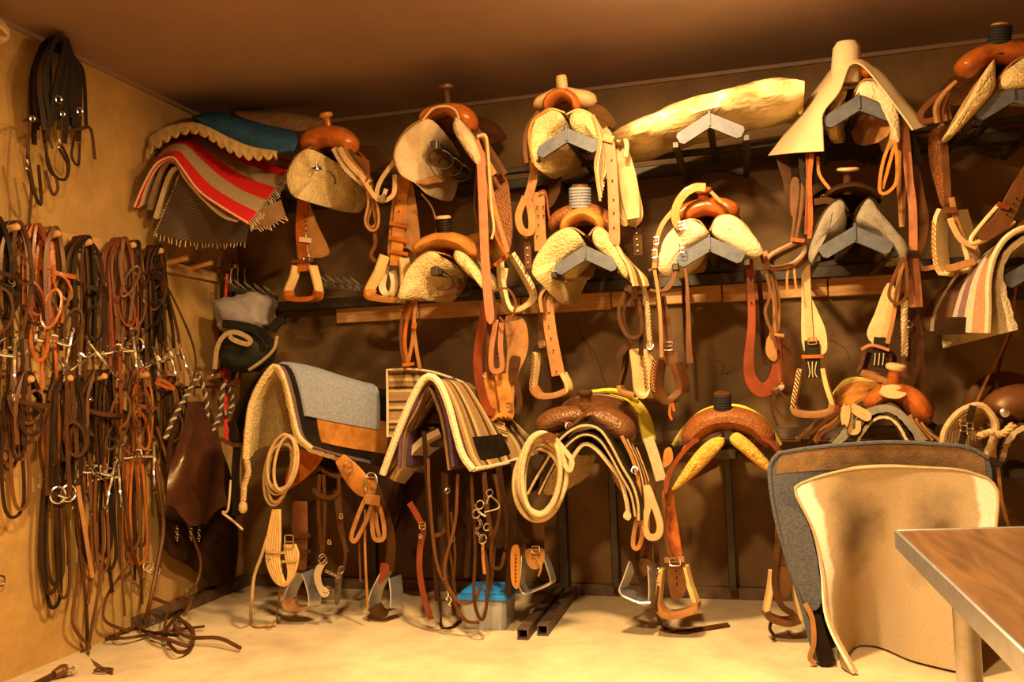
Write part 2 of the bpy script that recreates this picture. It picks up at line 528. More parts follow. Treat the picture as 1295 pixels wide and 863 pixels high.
# dark diamond weave
m_, nt_, b_ = nodes_of('blanket_diamond')
N = nt_.nodes.new
tc = N('ShaderNodeTexCoord'); mp = N('ShaderNodeMapping'); mp.inputs['Rotation'].default_value = (0, 0, math.pi / 4); mp.inputs['Scale'].default_value = (34, 34, 34)
lnk(nt_, tc.outputs['UV'], mp.inputs[0])
ck = N('ShaderNodeTexVoronoi'); ck.inputs['Scale'].default_value = 1.0; ck.inputs['Randomness'].default_value = 0.0
lnk(nt_, mp.outputs[0], ck.inputs['Vector'])
cr = N('ShaderNodeValToRGB'); cr.color_ramp.elements[0].position = .25; cr.color_ramp.elements[0].color = (.16, .09, .035, 1)
cr.color_ramp.elements[1].position = .42; cr.color_ramp.elements[1].color = (.028, .02, .014, 1)
lnk(nt_, ck.outputs['Distance'], cr.inputs[0]); lnk(nt_, cr.outputs[0], b_.inputs['Base Color']); b_.inputs['Roughness'].default_value = .95
# deer hide: tan body with darker blotches, pale ragged border
m_, nt_, b_ = nodes_of('deer_hide')
N = nt_.nodes.new
def mth(op, a, b=None, c=None):
    n = N('ShaderNodeMath'); n.operation = op
    for i, v in enumerate((a, b, c)):
        if v is None: continue
        if isinstance(v, (int, float)): n.inputs[i].default_value = v
        else: nt_.links.new(v, n.inputs[i])
    return n.outputs[0]
tc = N('ShaderNodeTexCoord'); sp = N('ShaderNodeSeparateXYZ'); lnk(nt_, tc.outputs['UV'], sp.inputs[0])
n1 = N('ShaderNodeTexNoise'); n1.inputs['Scale'].default_value = 5.5; n1.inputs['Detail'].default_value = 6; lnk(nt_, tc.outputs['UV'], n1.inputs['Vector'])
n2 = N('ShaderNodeTexNoise'); n2.inputs['Scale'].default_value = 150; n2.inputs['Detail'].default_value = 3; lnk(nt_, tc.outputs['Object'], n2.inputs['Vector'])
au = mth('ABSOLUTE', mth('SUBTRACT', sp.outputs['X'], .5))            # 0 at the spine
# blotches either side of the spine, upper third
du = mth('DIVIDE', mth('SUBTRACT', au, .22), .17); dv = mth('DIVIDE', mth('SUBTRACT', sp.outputs['Y'], .33), .24)
bl = mth('SUBTRACT', 1.0, mth('SQRT', mth('ADD', mth('MULTIPLY', du, du), mth('MULTIPLY', dv, dv))))
bl = mth('ADD', bl, mth('MULTIPLY', mth('SUBTRACT', n1.outputs['Fac'], .5), 1.5))
mr0 = N('ShaderNodeMapRange'); mr0.inputs[1].default_value = -.2; mr0.inputs[2].default_value = 1.0; lnk(nt_, bl, mr0.inputs[0])
mixa = N('ShaderNodeMix'); mixa.data_type = 'RGBA'; mixa.inputs[6].default_value = (.40, .285, .15, 1); mixa.inputs[7].default_value = (.085, .05, .024, 1)
lnk(nt_, mth('MULTIPLY', mr0.outputs[0], .9), mixa.inputs[0])
# pale border with a ragged inner line
edge = mth('ADD', au, mth('MULTIPLY', mth('SUBTRACT', n1.outputs['Fac'], .5), .16))
edge = mth('SUBTRACT', edge, mth('MULTIPLY', sp.outputs['Y'], .09))
mr1 = N('ShaderNodeMapRange'); mr1.inputs[1].default_value = .385; mr1.inputs[2].default_value = .41; lnk(nt_, edge, mr1.inputs[0])
mixb = N('ShaderNodeMix'); mixb.data_type = 'RGBA'; mixb.inputs[7].default_value = (.70, .61, .45, 1)
lnk(nt_, mr1.outputs[0], mixb.inputs[0]); lnk(nt_, mixa.outputs[2], mixb.inputs[6])
mr = N('ShaderNodeMapRange'); mr.inputs[3].default_value = .72; mr.inputs[4].default_value = 1.22; lnk(nt_, n2.outputs['Fac'], mr.inputs[0])
mx = N('ShaderNodeMix'); mx.data_type = 'RGBA'; mx.blend_type = 'MULTIPLY'; mx.inputs[0].default_value = 1
lnk(nt_, mixb.outputs[2], mx.inputs[6]); lnk(nt_, mr.outputs[0], mx.inputs[7]); lnk(nt_, mx.outputs[2], b_.inputs['Base Color'])
b_.inputs['Roughness'].default_value = .95; b_.inputs['Specular IOR Level'].default_value = .15
# wood-grain laminate
m_, nt_, b_ = nodes_of('laminate')
N = nt_.nodes.new
tc = N('ShaderNodeTexCoord'); mp = N('ShaderNodeMapping'); mp.inputs['Scale'].default_value = (9, 1.2, 9)
lnk(nt_, tc.outputs['Object'], mp.inputs[0])
n1 = N('ShaderNodeTexNoise'); n1.inputs['Scale'].default_value = 2.2; n1.inputs['Detail'].default_value = 7; n1.inputs['Distortion'].default_value = 1.2
lnk(nt_, mp.outputs[0], n1.inputs['Vector'])
cr = N('ShaderNodeValToRGB')
cr.color_ramp.elements[0].position = .32; cr.color_ramp.elements[0].color = (.08, .038, .014, 1)
cr.color_ramp.elements[1].position = .68; cr.color_ramp.elements[1].color = (.155, .073, .025, 1)
lnk(nt_, n1.outputs['Fac'], cr.inputs[0]); lnk(nt_, cr.outputs[0], b_.inputs['Base Color'])
b_.inputs['Roughness'].default_value = .3
# ------------------------------------------------------------------ the room
RX = 6.2; RY = -6.4
def slab(name, lo, hi, mt):
    lo = np.array(lo, float); hi = np.array(hi, float)
    o = mesh_obj(name, box((lo + hi) / 2, *(hi - lo)), mt, np.array([(lo[0] + hi[0]) / 2, (lo[1] + hi[1]) / 2, lo[2]]))
    o['kind'] = 'structure'
    return o
slab('floor', (-.2, RY - .2, -.1), (RX + .2, .2, 0), 'concrete')
slab('ceiling', (-.2, RY - .2, ROOM_H), (RX + .2, .2, ROOM_H + .1), 'ceiling_board')
slab('wall_left', (-.2, RY, 0), (0, 0, ROOM_H), 'plaster_left')
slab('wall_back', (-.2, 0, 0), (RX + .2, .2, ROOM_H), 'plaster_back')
_wb = bpy.data.objects['wall_back']
for q_ in ([(730, 402), (735, 425), (752, 446), (760, 470), (768, 492)], [(736, 428), (744, 436), (748, 452)], [(905, 455), (916, 462), (912, 474), (925, 470)], [(1050, 430), (1068, 440), (1075, 455)]):
    o_ = mesh_obj('crack', tube([P(a_, b_, -.0005) for a_, b_ in q_], .0016, 4, sub=2), 'leather_black', np.array(_wb.location), _wb)
slab('wall_right', (RX, RY, 0), (RX + .2, 0, ROOM_H), 'plaster_left')
slab('wall_front', (-.2, RY - .2, 0), (RX + .2, RY, ROOM_H), 'plaster_left')
# thin steel angle along the foot of the walls
bb = mesh_obj('baseboard_back', box((RX / 2, -.02, .03), RX, .04, .06), 'steel_rust', np.array([RX / 2, -.02, 0])); bb['kind'] = 'structure'
bb = mesh_obj('baseboard_left', box((.03, -.52, .03), .06, .94, .06), 'steel_rust', np.array([.03, -.5, 0])); bb['kind'] = 'structure'
# ceiling seams: a batten strip where ceiling meets the walls
for nm, a, b in (('trim_2', (0, -.008, ROOM_H - .01), (RX, -.008, ROOM_H - .01)), ('trim_3', (.008, RY, ROOM_H - .01), (.008, 0, ROOM_H - .01))):
    o = mesh_obj(nm, bar(a, b, .016, .02), 'ceiling_board', np.array(a)); o['kind'] = 'structure'
# rough plank strip on the back wall behind the middle row: planks of its own
tr = bpy.data.objects.new('trim_1', None); COL.objects.link(tr); tr['kind'] = 'structure'
za = P(425, 398, -.03); zb = P(1160, 349, -.03)
tr.location = za
tz = (za[2] + zb[2]) / 2
xs = [za[0], za[0] + .52, za[0] + 1.12, za[0] + 1.62, za[0] + 2.2, za[0] + 2.72, zb[0]]
for i in range(len(xs) - 1):
    mesh_obj('plank', box(((xs[i] + xs[i + 1]) / 2, -.018 - .003 * (i % 2), tz - .004 * (i % 3)), xs[i + 1] - xs[i] - .006, .036, .125, bev=.004), 'plank', za, tr)

# ------------------------------------------------------------------ steel saddle racks
YB = -.80            # front end of the arms
def bracket(T, ridge_px, hw=.152, drop=.082, tilt=0.0, plate_h=.058, y0=YB, mt='bracket_grey'):
    r = P(ridge_px[0], ridge_px[1], y0)
    root = None
    ends = []
    for k, yy in enumerate((y0, -.07)):
        th = .02
        out = []
        for sx in (-1, 1):
            a = np.array([r[0], yy, r[2]]); b = a + np.array([sx * hw, 0, -drop + sx * tilt])
            u = unit(b - a); n = np.array([-u[2], 0, u[0]]) * (1 if sx > 0 else -1)
            if n[2] > 0: n = -n
            o = [a, b - u * .012, b + n * .012, b + n * (plate_h - .014), b - u * .014 + n * plate_h, a + np.array([0, 0, -plate_h / abs(n[2])])]
            out.append(plate(np.array(o), th, n=(0, -1, 0)))
            ends.append(b)
        g = out + [box((r[0], yy - .006, r[2] - plate_h * .45), .008, .026, plate_h * 1.15)]
        p = T.part('end_plate', g, mt if k == 0 else 'steel_dark')
        root = root or p
    for e in [r] + ends[:2]:
        T.part('arm', bar((e[0], y0 + .01, e[2] - .04), (e[0], -.05, e[2] - .04), .03, .03, bev=.004), 'steel_dark')
    return r
top = Thing('saddle_rack', 'dark steel wall rack of the top row, with one V-shaped arm left empty', 'rack', P(900, 215, -.05))
ra, rb = P(470, 252, -.05), P(1295, 178, -.05)
top.part('rail', bar((ra[0] - .6, -.05, ra[2]), (rb[0] + .4, -.05, ra[2]), .05, .06, bev=.005), 'steel_dark')
rc = P(840, 192, -.3)
top.part('rail', bar((ra[0] - .6, -.3, rc[2] - .02), (rb[0] + .4, -.3, rc[2] - .02), .035, .03, bev=.004), 'steel_dark')
for rp in (KA([(388, 210)])[0], KB([(338, 272)])[0], KB([(862, 240)])[0], K8([(262, 222)])[0]):
    bracket(top, rp)
mid = Thing('saddle_rack', 'dark steel wall rack of the middle row, running along the plank strip', 'rack', P(800, 365, -.05))
ra, rb = P(320, 386, -.08), P(1160, 338, -.08)
mid.part('rail', bar((.05, -.08, (ra[2] + rb[2]) / 2 - .01), (rb[0] + .9, -.08, (ra[2] + rb[2]) / 2 - .01), .06, .06, bev=.005), 'steel_dark')
for rp in (K8([(325, 622)])[0], KA([(388, 728)])[0], KE([(262, 252)])[0], KE([(880, 345)])[0]):
    bracket(mid, rp)
# plain square-tube arms with a row of wire loops (left bays, top and middle)
def tube_arm(T, px, y0, loops=True):
    a = P(px[0], px[1], y0)
    T.part('arm', bar(a, (a[0], -.06, a[2]), .05, .035, bev=.004), 'steel_dark')
    T.part('arm_tip', box((a[0], y0 - .012, a[2]), .036, .03, .046, bev=.004), 'iron')
    if loops:
        for i in range(3):
            c = np.array([a[0], y0 + .08 + .14 * i, a[2] - .045])
            T.part('wire_loop', tube(oval(c, (.06, 0, 0), (0, .05, -.035), 14), .004, 6, True, 2), 'iron')
tube_arm(top, K4([(690, 318)])[0], -.72)
tube_arm(top, K7([(298, 283)])[0], -.72)
tube_arm(mid, K7([(300, 710)])[0], -.72)
low = Thing('saddle_rack', 'dark steel floor rack carrying the bottom row of saddles', 'rack', P(700, 750, -.02))
lr = P(840, 552, -.1)
low.part('rail', bar((.3, -.1, lr[2]), (5.4, -.1, lr[2]), .05, .06, bev=.005), 'steel_rust')
for px in (712, 1150):
    q = P(px, 700, -.1)
    low.part('post', bar((q[0], -.07, 0.045), (q[0], -.07, lr[2]), .05, .05, up=(1, 0, 0), bev=.004), 'steel_dark')
def sq_tube(a, b, s, wall=.005):
    """open square tube: outer and inner skins joined at the ends"""
    a = np.asarray(a, float); b = np.asarray(b, float)
    X = unit(b - a); Z = np.array([0, 0, 1.0]); Y = np.cross(Z, X)
    V = []
    for c in (a, b):
        for h in (s / 2, s / 2 - wall):
            for sy, sz in ((-1, -1), (1, -1), (1, 1), (-1, 1)):
                V.append(c + Y * sy * h + Z * sz * h)
    F = []
    for i in range(4):
        j = (i + 1) % 4
        F += [(i, j, 8 + j, 8 + i), (4 + j, 4 + i, 12 + i, 12 + j), (j, i, 4 + i, 4 + j), (8 + i, 8 + j, 12 + j, 12 + i)]
    return np.array(V), F
for px in ((661, 803), (686, 798)):
    q = PZ(px[0], px[1], .025)
    low.part('foot_tube', sq_tube(q, (q[0] - .01, -.02, .025), .05), 'steel_rust')
for px in ((400, 560), (555, 560), (745, 570), (914, 575), (1085, 585), (1300, 600)):
    a = P(px[0], px[1], -.75)
    low.part('arm', bar((a[0], -.72, a[2]), (a[0], -.08, a[2]), .12, .05, bev=.006), 'steel_dark')
    low.part('upright', bar((a[0], -.1, .06), (a[0], -.1, a[2]), .04, .04, up=(1, 0, 0), bev=.004), 'steel_dark')
# ------------------------------------------------------------------ saddle builder
def yawdir(deg):
    a = math.radians(deg)
    return np.array([math.sin(a), math.cos(a), 0.0])
def st(T, name, px, y, wd, mt, parent=None, th=.005, closed=False, d=None, label=None):
    return T.part(name, ribbon(C3(px, y), wd, th, d=d, closed=closed), mt, parent, label)
def string(T, px, y, mt='leather_brown', wd=.009, name='saddle_string', parent=None):
    return T.part(name, ribbon(C3(px, y), wd, .003, d=None), mt, parent)
def cord(T, px, y, r, mt, name='cord', parent=None, closed=False):
    return T.part(name, tube(C3(px, y), r, 6, closed), mt, parent)
def buckle(T, px, y, wpx, hpx, mt='chrome', rot=0.0, parent=None, r=.003):
    c = P(px[0], px[1], y); k = mpp(c); w, h = wpx * k / 2, hpx * k / 2
    ca, sa = math.cos(rot), math.sin(rot)
    pts = []
    for a, b in ((-1, -.7), (-.8, -1), (.8, -1), (1, -.7), (1, .7), (.8, 1), (-.8, 1), (-1, .7)):
        x, z = a * w, b * h
        pts.append(c + np.array([x * ca - z * sa, 0, x * sa + z * ca]))
    g = [tube(pts, r, 6, True, 2), tube([c + np.array([-w * ca, 0, -w * sa]), c + np.array([w * ca, 0, w * sa]) * .9 + np.array([0, -.003, 0])], r * .8, 5)]
    return T.part('buckle', g, mt, parent)
def dring(T, px, y, rpx, mt='chrome', parent=None, r=.0032, name='ring', flat=1.0):
    c = P(px[0], px[1], y); k = mpp(c) * rpx
    return T.part(name, ring(c, (k, 0, 0), (0, .01, k * flat), r), mt, parent)
def holes(T, px, y, r=.0042, parent=None, mt='leather_black'):
    g = []
    for p in px:
        c = P(p[0], p[1], y)
        g.append(lathe([(r, 0), (r, .002)], c, (0, -1, 0), 7))
    return T.part('strap_holes', g, mt, parent)
def fender(T, px, y, mt, th=.006, name='fender', parent=None, rs=4):
    return T.part(name, plate(C3(px, y), th, round_sub=rs), mt, parent)
def stirrup(T, px, y, mt, depth=.06, th=.014, yaw=0, tread=None, lace=None, closed=False, parent=None, dy=.0):
    """bent frame through the traced points; depth = its width fore and aft"""
    pts = C3(px, y)
    o = T.part('stirrup', ribbon(pts, depth, th, d=yawdir(yaw), closed=closed, sub=4), mt, parent)
    if tread:
        i0, i1, tm = tread
        q = pts[i0:i1 + 1] + np.array([0, 0, .004])
        T.part('tread', ribbon(q, depth * 1.12, th * 1.5, d=yawdir(yaw), sub=4), tm, o)
    if lace:
        i0, i1, lm = lace
        q = resample(pts[i0:i1 + 1], 11)
        dd = yawdir(yaw)
        g = []
        for a, b in zip(q[:-1], q[1:]):
            f = -depth / 2 - .002
            g.append(tube([a + dd * f + np.array([-.007, -.003, .002]), b + dd * f + np.array([.007, -.003, -.002])], .0032, 5, sub=2))
        T.part('lacing', g, lm, o)
    return o
def bar_pad(o, length, seed, bulge=.03):
    """plump fleece-covered bar: rounded front face of the traced outline, running back under the saddle"""
    o = catmull(o, 4, True)
    m = len(o); c = o.mean(0)
    rs = np.random.RandomState(seed)
    rings = []
    for s, f in ((.12, 1.0), (.35, .96), (.6, .82), (.8, .58), (.93, .28), (1.0, -.05)):
        r = c + (o - c) * s
        r[:, 1] += -bulge * f + (rs.rand(m) - .5) * .006
        rings.append(r)
    for s, d in ((1.0, .06), (.94, .55), (.8, 1.0)):
        r = c + (o - c) * s + np.array([0, length * .8 * d, 0])
        rings.append(r)
    V = np.concatenate(rings); F = []
    for k in range(len(rings) - 1):
        for i in range(m):
            j = (i + 1) % m
            F.append((k * m + i, k * m + j, (k + 1) * m + j, (k + 1) * m + i))
    F.append(tuple(range(m))); F.append(tuple((len(rings) - 1) * m + i for i in range(m - 1, -1, -1)))
    return V, F
def skirt(T, px, y, side, length, leather, lining, thick=.02, rnd=.14, inset=0.0, lname='fleece_lining', taper=.95, nu=20, nv=16, drop=0.0, back=None, pad=None):
    """saddle skirt running back from the traced front edge: leather outside, fleece inside"""
    e = resample(C3(px, y), nu)
    length *= .86
    L = float(np.linalg.norm(np.diff(e, axis=0), axis=1).sum())
    g = np.zeros((nu, nv, 3))
    for i in range(nu):
        u = i / (nu - 1)
        a = .45
        q = max(0.0, (u - (1 - a)) / a)
        yo = rnd * (1 - math.sqrt(max(0, 1 - q * q)))
        y0, y1 = yo, length - yo * .8
        for j in range(nv):
            v = j / (nv - 1)
            yy = y0 + (y1 - y0) * v
            k = yy / max(.01, length)
            mid = e[0]
            g[i, j] = e[i] + np.array([(mid[0] - e[i][0]) * taper * k ** .85, yy, -drop * k + (mid[2] - e[i][2]) * taper * .3 * k])
    if pad is not None:
        T.part('skirt', shell(g, .007, -.010 if side < 0 else .003), leather)
        T.part(lname, bar_pad(C3(pad, y - .004), length, len(px)), lining)
        return g
    if side < 0:
        T.part('skirt', shell(g, .007, -.008), leather)
        ln = T.part(lname, shell(g, thick, 0, .006, len(px)), lining)
    else:
        T.part('skirt', shell(g, .007, .001), leather)
        ln = T.part(lname, shell(g, thick, -thick, .006, len(px)), lining)
    return g
def fork(T, path, y, ry, mt, name='fork', seg=14):
    """swell: an arch of varying thickness"""
    pts = np.array([P(p[0], p[1], y) for p in path]); k = mpp(pts[0])
    r = np.array([p[2] * .43 * k for p in path])
    c = catmull(np.c_[pts, r], 7); rr = np.maximum(c[:, 3], .004); c = c[:, :3]
    tt_ = np.linspace(0, 1, len(c)); e_ = .16
    q_ = np.clip(np.maximum((e_ - tt_) / e_, (tt_ - 1 + e_) / e_), 0, 1)
    cap_ = np.sqrt(np.maximum(0, 1 - q_ ** 2)) * .98 + .02
    T_ = tangents(c, False)
    A = np.cross(T_, (0, -1, 0)); A /= np.linalg.norm(A, axis=1)[:, None]
    B = np.repeat(np.array([[0, 1.0, 0]]), len(c), 0)
    ang = np.linspace(0, 2 * math.pi, seg, endpoint=False)
    prof = np.stack([np.cos(ang)[None] * (rr * cap_)[:, None], np.sin(ang)[None] * (ry * (.55 + .45 * rr / rr.max()) * cap_)[:, None]], -1)
    return T.part(name, sweep(c, A, B, prof, False), mt)
def horn(T, base, top_, y, rn, rc, neck='leather_brown', cap='leather_tan', wrap=None, lean=-.02, flat=False):
    a = P(base[0], base[1], y); b = P(top_[0], top_[1], y) + np.array([0, lean, 0])
    ax = b - a; h = float(np.linalg.norm(ax)); k = mpp(a); rn *= k; rc *= k
    capn = .018 if not flat else .011
    hn = T.part('horn', lathe([(rn * 1.35, -.03), (rn * 1.2, 0), (rn, h * .3), (rn * .95, h * .7), (rn * 1.1, h - capn * 1.1)], a, ax), neck)
    T.part('horn_cap', lathe([(rn * .9, h - capn * 1.6), (rc * .95, h - capn), (rc, h - capn * .6), (rc * .96, h - capn * .15), (rc * .75, h + capn * .12), (0.001, h + capn * .2)], a, ax, 20), cap, hn)
    if wrap:
        g = []
        n = 7
        for i in range(n):
            c = a + ax * ((i + .6) / (n + 1.2))
            A = unit(np.cross(ax, (0.1, .9, .2))); B = unit(np.cross(ax, A))
            g.append(tube(oval(c, A * rn * 1.14, B * rn * 1.14 + unit(ax) * .002, 12), h / n * .5, 6, True, 1))
        T.part('horn_wrap', g, wrap, hn)
    return hn
def seat(T, cpx, y, hw, mt, length=.42, rise=.05, dip=.05, cantle=.09, cmt=None, rim=None):
    """dished seat running back from the fork, with a raised cantle at its end"""
    c = P(cpx[0], cpx[1], y)
    nu, nv = 17, 10
    g = np.zeros((nu, nv, 3))
    for j in range(nv):
        v = j / (nv - 1)
        h = hw * (.75 + .45 * v)
        z = c[2] - dip * math.sin(math.pi * min(1, v * 1.15)) + rise * v * v
        for i in range(nu):
            a = (-1 + 2 * i / (nu - 1)) * 1.25
            g[i, j] = (c[0] + h * math.sin(a), y + .06 + length * v, z - h * .75 * (1 - math.cos(a)))
    T.part('seat', shell(g, .012), mt)
    q = np.zeros((nu, 6, 3))
    for j in range(6):
        v = j / 5
        for i in range(nu):
            a = (-1 + 2 * i / (nu - 1)) * 1.25
            h = hw * 1.2 * (1 + .12 * v)
            q[i, j] = g[i, -1] + np.array([(h - hw * 1.2) * math.sin(a), .02 + .05 * v, cantle * v * max(0.05, math.cos(a * .95))])
    T.part('cantle', shell(q, .016), cmt or mt)
    if rim:
        T.part('cantle_binding', tube(q[:, -1] + np.array([0, .005, 0]), .011, 7, sub=2), rim)
def saddle(label, at_px, y, name='western_saddle'):
    b = P(at_px[0], at_px[1], y)
    return Thing(name, label, 'saddle', b, 'western saddles on the racks')
YF = -.78
# ---------------- top row, first saddle (beside the blanket stack)
y = YF
T = saddle('orange-brown saddle with round knob horn, beside the red striped blanket', (405, 230), y)
fork(T, K4([(648, 262, 16), (672, 228, 30), (725, 208, 30), (790, 222, 34), (832, 268, 26)]), y + .07, .075, 'leather_orange')
horn(T, K4([(738, 190)])[0], K4([(731, 128)])[0], y + .05, 4.5, 8.6, 'leather_orange', 'leather_gold')
seat(T, (405, 185), y + .08, .12, 'leather_brown')
skirt(T, K4([(672, 250), (618, 285), (586, 345), (585, 395), (622, 440)]), y, -1, .46, 'leather_tan', 'fleece', drop=-.03, rnd=.1, pad=K4([(668, 255), (625, 272), (592, 325), (583, 370), (598, 418), (640, 440), (750, 468, .22), (790, 442, .26), (822, 390, .28), (800, 330, .2), (740, 290, .1)]))
skirt(T, K4([(758, 248), (778, 290), (820, 340), (868, 378), (890, 384)]), y, 1, .46, 'leather_tan', 'felt_beige', drop=-.03)
for k, dx in enumerate((0, 14, 30)):
    st(T, 'skirt_layer', K4([(775 + dx, 250), (800 + dx, 295), (845 + dx * .8, 345), (880 + dx * .4, 378)]), y - .006 + .02 * k, .028, ['leather_pale', 'leather_tan', 'leather_brown'][k])
st(T, 'stirrup_leather', K4([(640, 440), (634, 560), (646, 655)]), y + .2, .062, 'leather_orange')
fd = fender(T, K4([(628, 446), (662, 446), (690, 520), (736, 618), (722, 646), (655, 652), (620, 640)]), y + .215, 'leather_tan')
holes(T, K4([(652, 500), (653, 518), (653, 533), (654, 552)]), y + .192)
st(T, 'keeper', K4([(628, 583), (672, 588)]), y + .19, .026, 'rawhide')
st(T, 'keeper', K4([(600, 664), (680, 660)]), y + .185, .016, 'leather_brown')
st(T, 'stirrup_hanger', K4([(645, 655), (645, 700)]), y + .2, .075, 'leather_orange')
buckle(T, K4([(655, 657)])[0], y + .18, 8, 5)
stirrup(T, K4([(618, 680), (608, 725), (588, 775), (598, 800), (645, 806), (690, 800), (700, 775), (690, 725), (678, 680)]), y + .2, 'wood_pale', .055, .016, 20, (2, 6, 'leather_orange'))
string(T, K4([(845, 340), (905, 430), (930, 433), (945, 400)]), y - .01, 'leather_pale', .022, 'latigo')
for k in range(4):
    s = k * 7
    string(T, K4([(872 + s, 378), (880 + s, 450), (868 + s * .6, 515), (885, 548 - s * .6), (910 - s * .3, 545 - s), (918 - s, 500), (905 - s, 430)]), y + .02 + .012 * k, ['leather_tan', 'leather_brown', 'leather_tan', 'leather_umber'][k], .013)
string(T, K4([(900, 545), (905, 600), (890, 640), (905, 665)]), y + .04, 'leather_brown', .02, 'latigo')
string(T, K4([(845, 265), (875, 300), (880, 350), (872, 372)]), y - .02, 'leather_red')
buckle(T, K4([(930, 432)])[0], y - .02, 9, 6, rot=.3)
dring(T, K4([(688, 322)])[0], y - .0, 4)

# ---------------- top row, second saddle
T = saddle('brown saddle with tall dark horn and beige felt skirts, highest on the left', (550, 190), y)
fork(T, K7([(250, 215, 12), (275, 175, 14), (335, 158, 15), (392, 178, 28), (432, 228, 27)]), y + .07, .08, 'leather_orange')
T.part('gullet_binding', tube(C3(K7([(255, 195), (290, 155), (335, 147), (365, 160), (380, 190)]), y - .005), .006), 'leather_pale')
horn(T, K7([(340, 148)])[0], K7([(337, 78)])[0], y + .05, 4.6, 10.3, 'leather_umber', 'leather_brown')
seat(T, (560, 145), y + .1, .13, 'leather_brown')
skirt(T, K7([(268, 188), (200, 230), (160, 300), (170, 370), (232, 415)]), y, -1, .48, 'leather_tan', 'felt_beige', thick=.018, rnd=.1, drop=-.02, pad=K7([(272, 190), (195, 235), (160, 300), (165, 350), (185, 385), (230, 410, .05), (275, 450, .2), (300, 430, .28), (318, 370, .3), (328, 300, .28), (322, 235, .12)]))
skirt(T, K7([(366, 182), (362, 225), (400, 285), (425, 325), (470, 352)]), y, 1, .48, 'leather_tan', 'felt_beige', drop=-.02, pad=K7([(365, 185), (358, 225), (385, 275), (415, 320), (440, 345), (452, 320), (425, 250), (385, 195)]))
for k, dx in enumerate((0, 18, 36)):
    st(T, 'skirt_layer', K7([(395 + dx, 215), (425 + dx, 260), (470 + dx, 330), (500 + dx, 380)]), y + .03 + .05 * k, .03, ['leather_tan', 'leather_umber', 'leather_brown'][k])
fender(T, K7([(165, 383), (215, 398), (238, 520), (247, 640), (225, 645), (196, 630), (150, 650), (136, 640)]), y + .22, 'leather_tan')
st(T, 'stirrup_leather', K7([(195, 380), (178, 500), (162, 690)]), y + .2, .066, 'leather_gold')
for py in (545, 595, 640): st(T, 'keeper', K7([(142, py), (205, py + 12)]), y + .188, .02, 'leather_orange')
st(T, 'latigo', K7([(158, 335), (112, 400), (98, 450), (118, 470), (152, 452), (160, 420), (160, 380)]), y + .06, .024, 'leather_pale')
buckle(T, K7([(118, 462)])[0], y + .05, 11, 5, rot=-.3)
stirrup(T, K7([(126, 656), (104, 715), (74, 775), (84, 800), (170, 812), (192, 795), (196, 720), (190, 665)]), y + .2, 'wood_pale', .06, .017, 35, (2, 5, 'leather_gold'), None)
stirrup(T, K7([(128, 690), (116, 760), (130, 790), (150, 785), (158, 750), (150, 710)]), y + .26, 'rawhide', .04, .02, 60, None, (0, 2, 'leather_dark'))
st(T, 'cinch_strap', K7([(436, 262), (452, 330), (460, 480), (466, 640), (474, 760), (484, 862), (486, 890)]), y + .0, [.03, .042, .044, .044, .044, .044, .012], 'leather_pink')
st(T, 'latigo', K7([(440, 250), (470, 260), (484, 400), (505, 510), (545, 645)]), y + .03, .022, 'leather_tan')
string(T, K7([(440, 250), (468, 245), (478, 300), (488, 470), (498, 560), (490, 600)]), y - .005, 'leather_pale', .012)
string(T, K7([(455, 300), (475, 430), (500, 570), (520, 620), (545, 660)]), y + .01, 'leather_orange', .012)
string(T, K7([(440, 350), (432, 500), (455, 590)]), y + .1, 'leather_umber', .012)
fender(T, K7([(488, 395), (540, 392), (556, 480), (562, 580), (548, 645), (525, 640), (505, 560), (490, 470)]), y + .2, 'leather_basket')
st(T, 'keeper', K7([(500, 690), (545, 655)]), y + .1, .02, 'leather_orange')
stirrup(T, K7([(518, 672), (526, 760), (548, 836), (585, 838), (632, 800), (610, 740), (560, 655)]), y + .2, 'rawhide', .065, .02, -35, None, (4, 6, 'leather_tan'))
holes(T, K7([(178, 440), (176, 470), (174, 505)]), y + .19)
cord(T, K7([(250, 445), (285, 490), (300, 540), (300, 590)]), y + .1, .005, 'leather_brown')

# ---------------- middle row, first saddle
y = YF + .02
T = saddle('honey-coloured saddle with black-wrapped horn and thick fleece skirts', (560, 335), y)
fork(T, K7([(232, 660, 14), (262, 625, 22), (330, 604, 24), (395, 618, 24), (448, 662, 20)]), y + .09, .09, 'leather_gold')
horn(T, K7([(331, 588)])[0], K7([(329, 524)])[0], y + .06, 8, 10, 'leather_black', 'leather_pale', 'leather_black')
seat(T, (565, 310), y + .1, .13, 'leather_gold')
skirt(T, K7([(330, 655), (268, 650), (205, 705), (173, 770), (196, 805)]), y, -1, .46, 'leather_tan', 'fleece', thick=.03, rnd=.1, pad=K7([(302, 648), (262, 650), (205, 700), (172, 780), (185, 805), (250, 800, .08), (292, 808, .18), (345, 745, .22), (352, 690, .1)]))
skirt(T, K7([(362, 645), (385, 690), (425, 730), (455, 765)]), y, 1, .46, 'leather_tan', 'fleece', thick=.03, pad=K7([(365, 640), (362, 668), (395, 708), (440, 748), (464, 775), (468, 735), (425, 682), (392, 646)]))
st(T, 'skirt_layer', K7([(400, 640), (440, 700), (485, 780), (500, 850)]), y + .05, .03, 'leather_umber')
yy = y + .1
for k, q in enumerate(([(160, 35), (132, 110), (128, 200), (140, 275)], [(175, 38), (150, 110), (140, 200), (152, 280)], [(178, 45), (170, 150), (165, 200), (150, 275)], [(170, 150), (180, 220), (192, 290)])):
    st(T, 'latigo', KH(q), yy + .01 * k, .019, ['leather_brown', 'leather_orange', 'leather_tan', 'leather_tan'][k])
st(T, 'keeper', KH([(132, 275), (172, 270)]), yy - .01, .016, 'leather_orange')
st(T, 'keeper', KH([(164, 140), (180, 142)]), yy - .01, .03, 'leather_orange')
